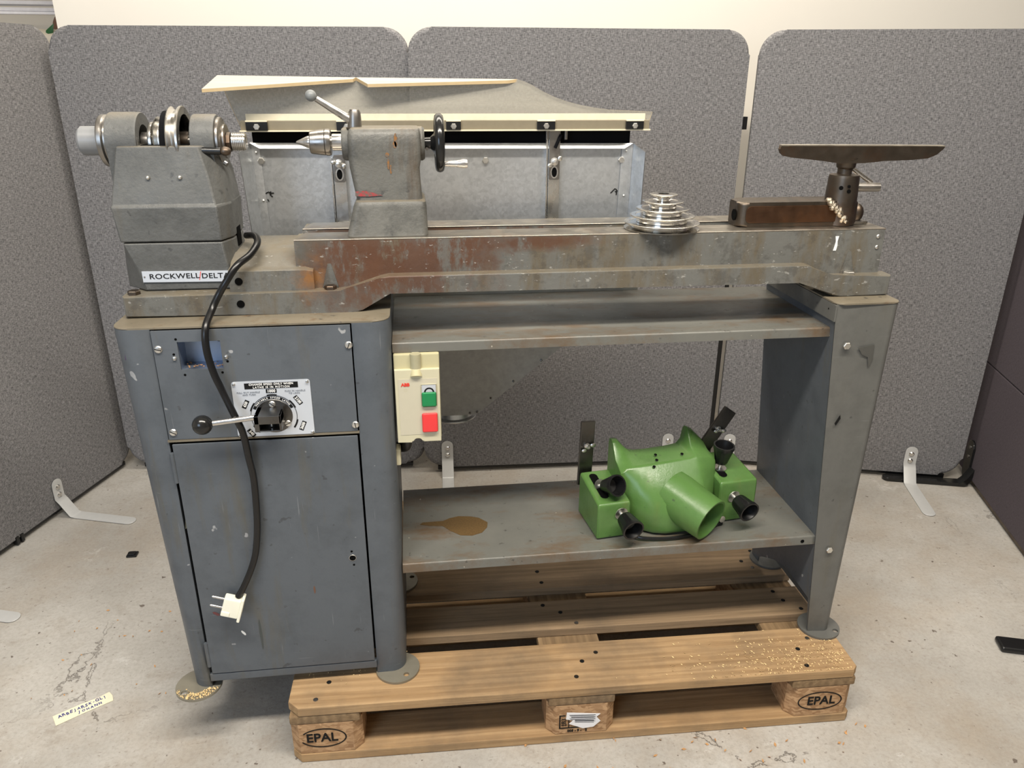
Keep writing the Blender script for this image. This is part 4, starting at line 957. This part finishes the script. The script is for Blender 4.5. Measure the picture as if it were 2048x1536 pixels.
def bar(c, w, L, th, e):
    M = Matrix.Translation(c) @ Euler(e).to_matrix().to_4x4()
    o = MB().box(-w / 2, w / 2, -th / 2, th / 2, 0, L, .002, 2, 0, M).build('flat_bar', BDARK, GH)
    p = M @ Vector((0, -th / 2, L * .62)); d = (M.to_3x3() @ Vector((0, -1, 0))).normalized(); s_ = (M.to_3x3() @ Vector((1, 0, .3))).normalized()
    MB().turn([(.0075, 0), (.007, .003), (.0035, .004), (.0035, .012), (0, .012)], p, d, 14).ball(tuple(p + d * .007 + s_ * .012), .007, 10, 0, (1, .5, .7)).ball(tuple(p + d * .007 - s_ * .009 - Vector((0, 0, .006))), .006, 10, 0, (1, .5, .7)).build('wing_nut', ZINC, o)
bar((.016, .135, .06), .033, .152, .007, (R(-4), R(3), 0)); bar((.290, .134, .09), .036, .140, .007, (R(-4), R(36), 0))
m = MB().tube([(.075, -.004, .008), (.095, -.026, .006), (.16, -.040, .005), (.23, -.034, .005), (.28, -.012, .007)], .0035, 8); m.box(.072, .086, -.016, .0, .0, .022, .002).box(.268, .290, -.014, .002, .0, .016, .002)
m.build('steel_strap', BLKP, GH)
for x, z in ((.080, .014), (.284, .018)): MB().turn([(.0075, 0), (.0075, .004), (.003, .0045)], (x, -.014, z), (.1, -1, .1), 14).build('cap_screw', STEEL, GH)

# ------------------------------------------------------------------ power cord and plug
PC_ = thing('power_cord', 'black power cord with an ivory plug hanging down the cabinet front', 'power cord', (-.05, .06, .36))
path = [(-.018, .262, 1.040), (.004, .225, 1.046), (.014, .19, 1.040), (.006, .155, 1.026), (-.012, .125, 1.014), (-.030, .112, .990), (-.046, .110, .966), (-.057, .098, .944), (-.0632, .066, .922), (-.0645, .058, .886), (-.0585, .056, .846), (-.0475, .055, .810), (-.031, .047, .766), (-.0225, .052, .731), (-.019, .056, .677), (-.0165, .060, .636), (-.018, .060, .584), (-.022, .060, .531), (-.031, .060, .477), (-.044, .058, .439), (-.063, .055, .400), (-.0735, .052, .384)]
MB().tube(path, .0062, 12, n=6).build('cord', plain('black_cable_sheath', (.005, .005, .0055), .3), PC_)
pc = Vector((-.086, .048, .367)); ax = Vector((-.94, .05, .30)).normalized(); upv = Vector((.3, .1, .94)).normalized()
M = Matrix.Translation(pc) @ Matrix(((ax.x, 0, upv.x, 0), (ax.y, -1, upv.y, 0), (ax.z, 0, upv.z, 0), (0, 0, 0, 1)))
m = MB().box(-.016, .017, -.010, .010, -.020, .019, .003, 2, 0, M).box(-.021, -.015, -.0125, .0125, -.025, .024, .002, 2, 0, M)
m.box(.0, .017, -.012, .012, -.018, -.008, .002, 2, 0, M)
PG = m.build('plug', PLUGW, PC_)
for zz in (.0115, -.0075):
    a = M @ Vector((.016, 0, zz)); b = M @ Vector((.040, 0, zz))
    MB().turn([(.0024, 0), (.0024, .022), (.0012, .0245)], a, b - a, 12).build('pin', STEEL, PG)

# ------------------------------------------------------------------ small things on the floor
t = thing('paper_strip', 'cream strip of paper with blue handwriting, on the floor at the lower left', 'paper', (-.487, .208, 0))
c0, c1 = Vector((-.535, .178)), Vector((-.437, .240)); dr = (c1 - c0).normalized(); nr = Vector((-dr.y, dr.x)); ang = math.atan2(dr.y, dr.x)
w = .017; Lp = (c1 - c0).length
pts = [c0 - nr * w, c0 + dr * Lp * .5 - nr * (w - .001), c1 - nr * w, c1 + dr * .003, c1 + nr * w, c0 + dr * Lp * .8 + nr * (w - .003), c0 + dr * Lp * .5 + nr * w, c0 + nr * w]
MB().prism([(p.x, p.y) for p in pts], .0006, .0014, 'z').build('paper', PAPER, t)
ctr = (c0 + c1) / 2
random.seed(5)
def hand(word, q0, size, step):
    for i, ch in enumerate(word):
        q = q0 + dr * ((i - (len(word) - 1) / 2) * step) + nr * random.uniform(-.0012, .0012)
        text('letter', ch, size * random.uniform(.85, 1.12), BLUEINK, t, (q.x, q.y, .0018), (0, 0, ang + random.uniform(-.22, .12)), .0001, .0003, .85)
hand('ARBEJARSK-GL!', ctr + nr * .0055, .0125, .0076)
hand('JOHANN', ctr - nr * .0075 + dr * .012, .0105, .0085)
m = MB().box(-.585, -.556, .806, .832, 0, .006, .002).box(-.580, -.562, .81, .828, .006, .009, .0015)
tag(m.build('plastic_clip', BLKP, org=(-.57, .82, 0)), 'small black plastic clip lying on the floor left of the cabinet', 'clip')
m = MB(); random.seed(11)
for k in range(46):
    x = random.uniform(.45, 1.25); y = random.uniform(-.12, -.02) + (x - .8) * -.03
    sliver(m, x, y, .001, random.uniform(.002, .007), random.uniform(.001, .0025), .003)
for k in range(24):
    sliver(m, random.uniform(-.62, -.3), random.uniform(.2, .6), .001, random.uniform(.002, .005), random.uniform(.001, .002), .002)
tag(m.build('wood_shavings', plain('shavings', (.55, .30, .13), .9, 0, .1, .4, 30), org=(.8, -.07, 0)), 'few wood shavings scattered on the concrete floor before the pallet', 'shavings', None, 'stuff')
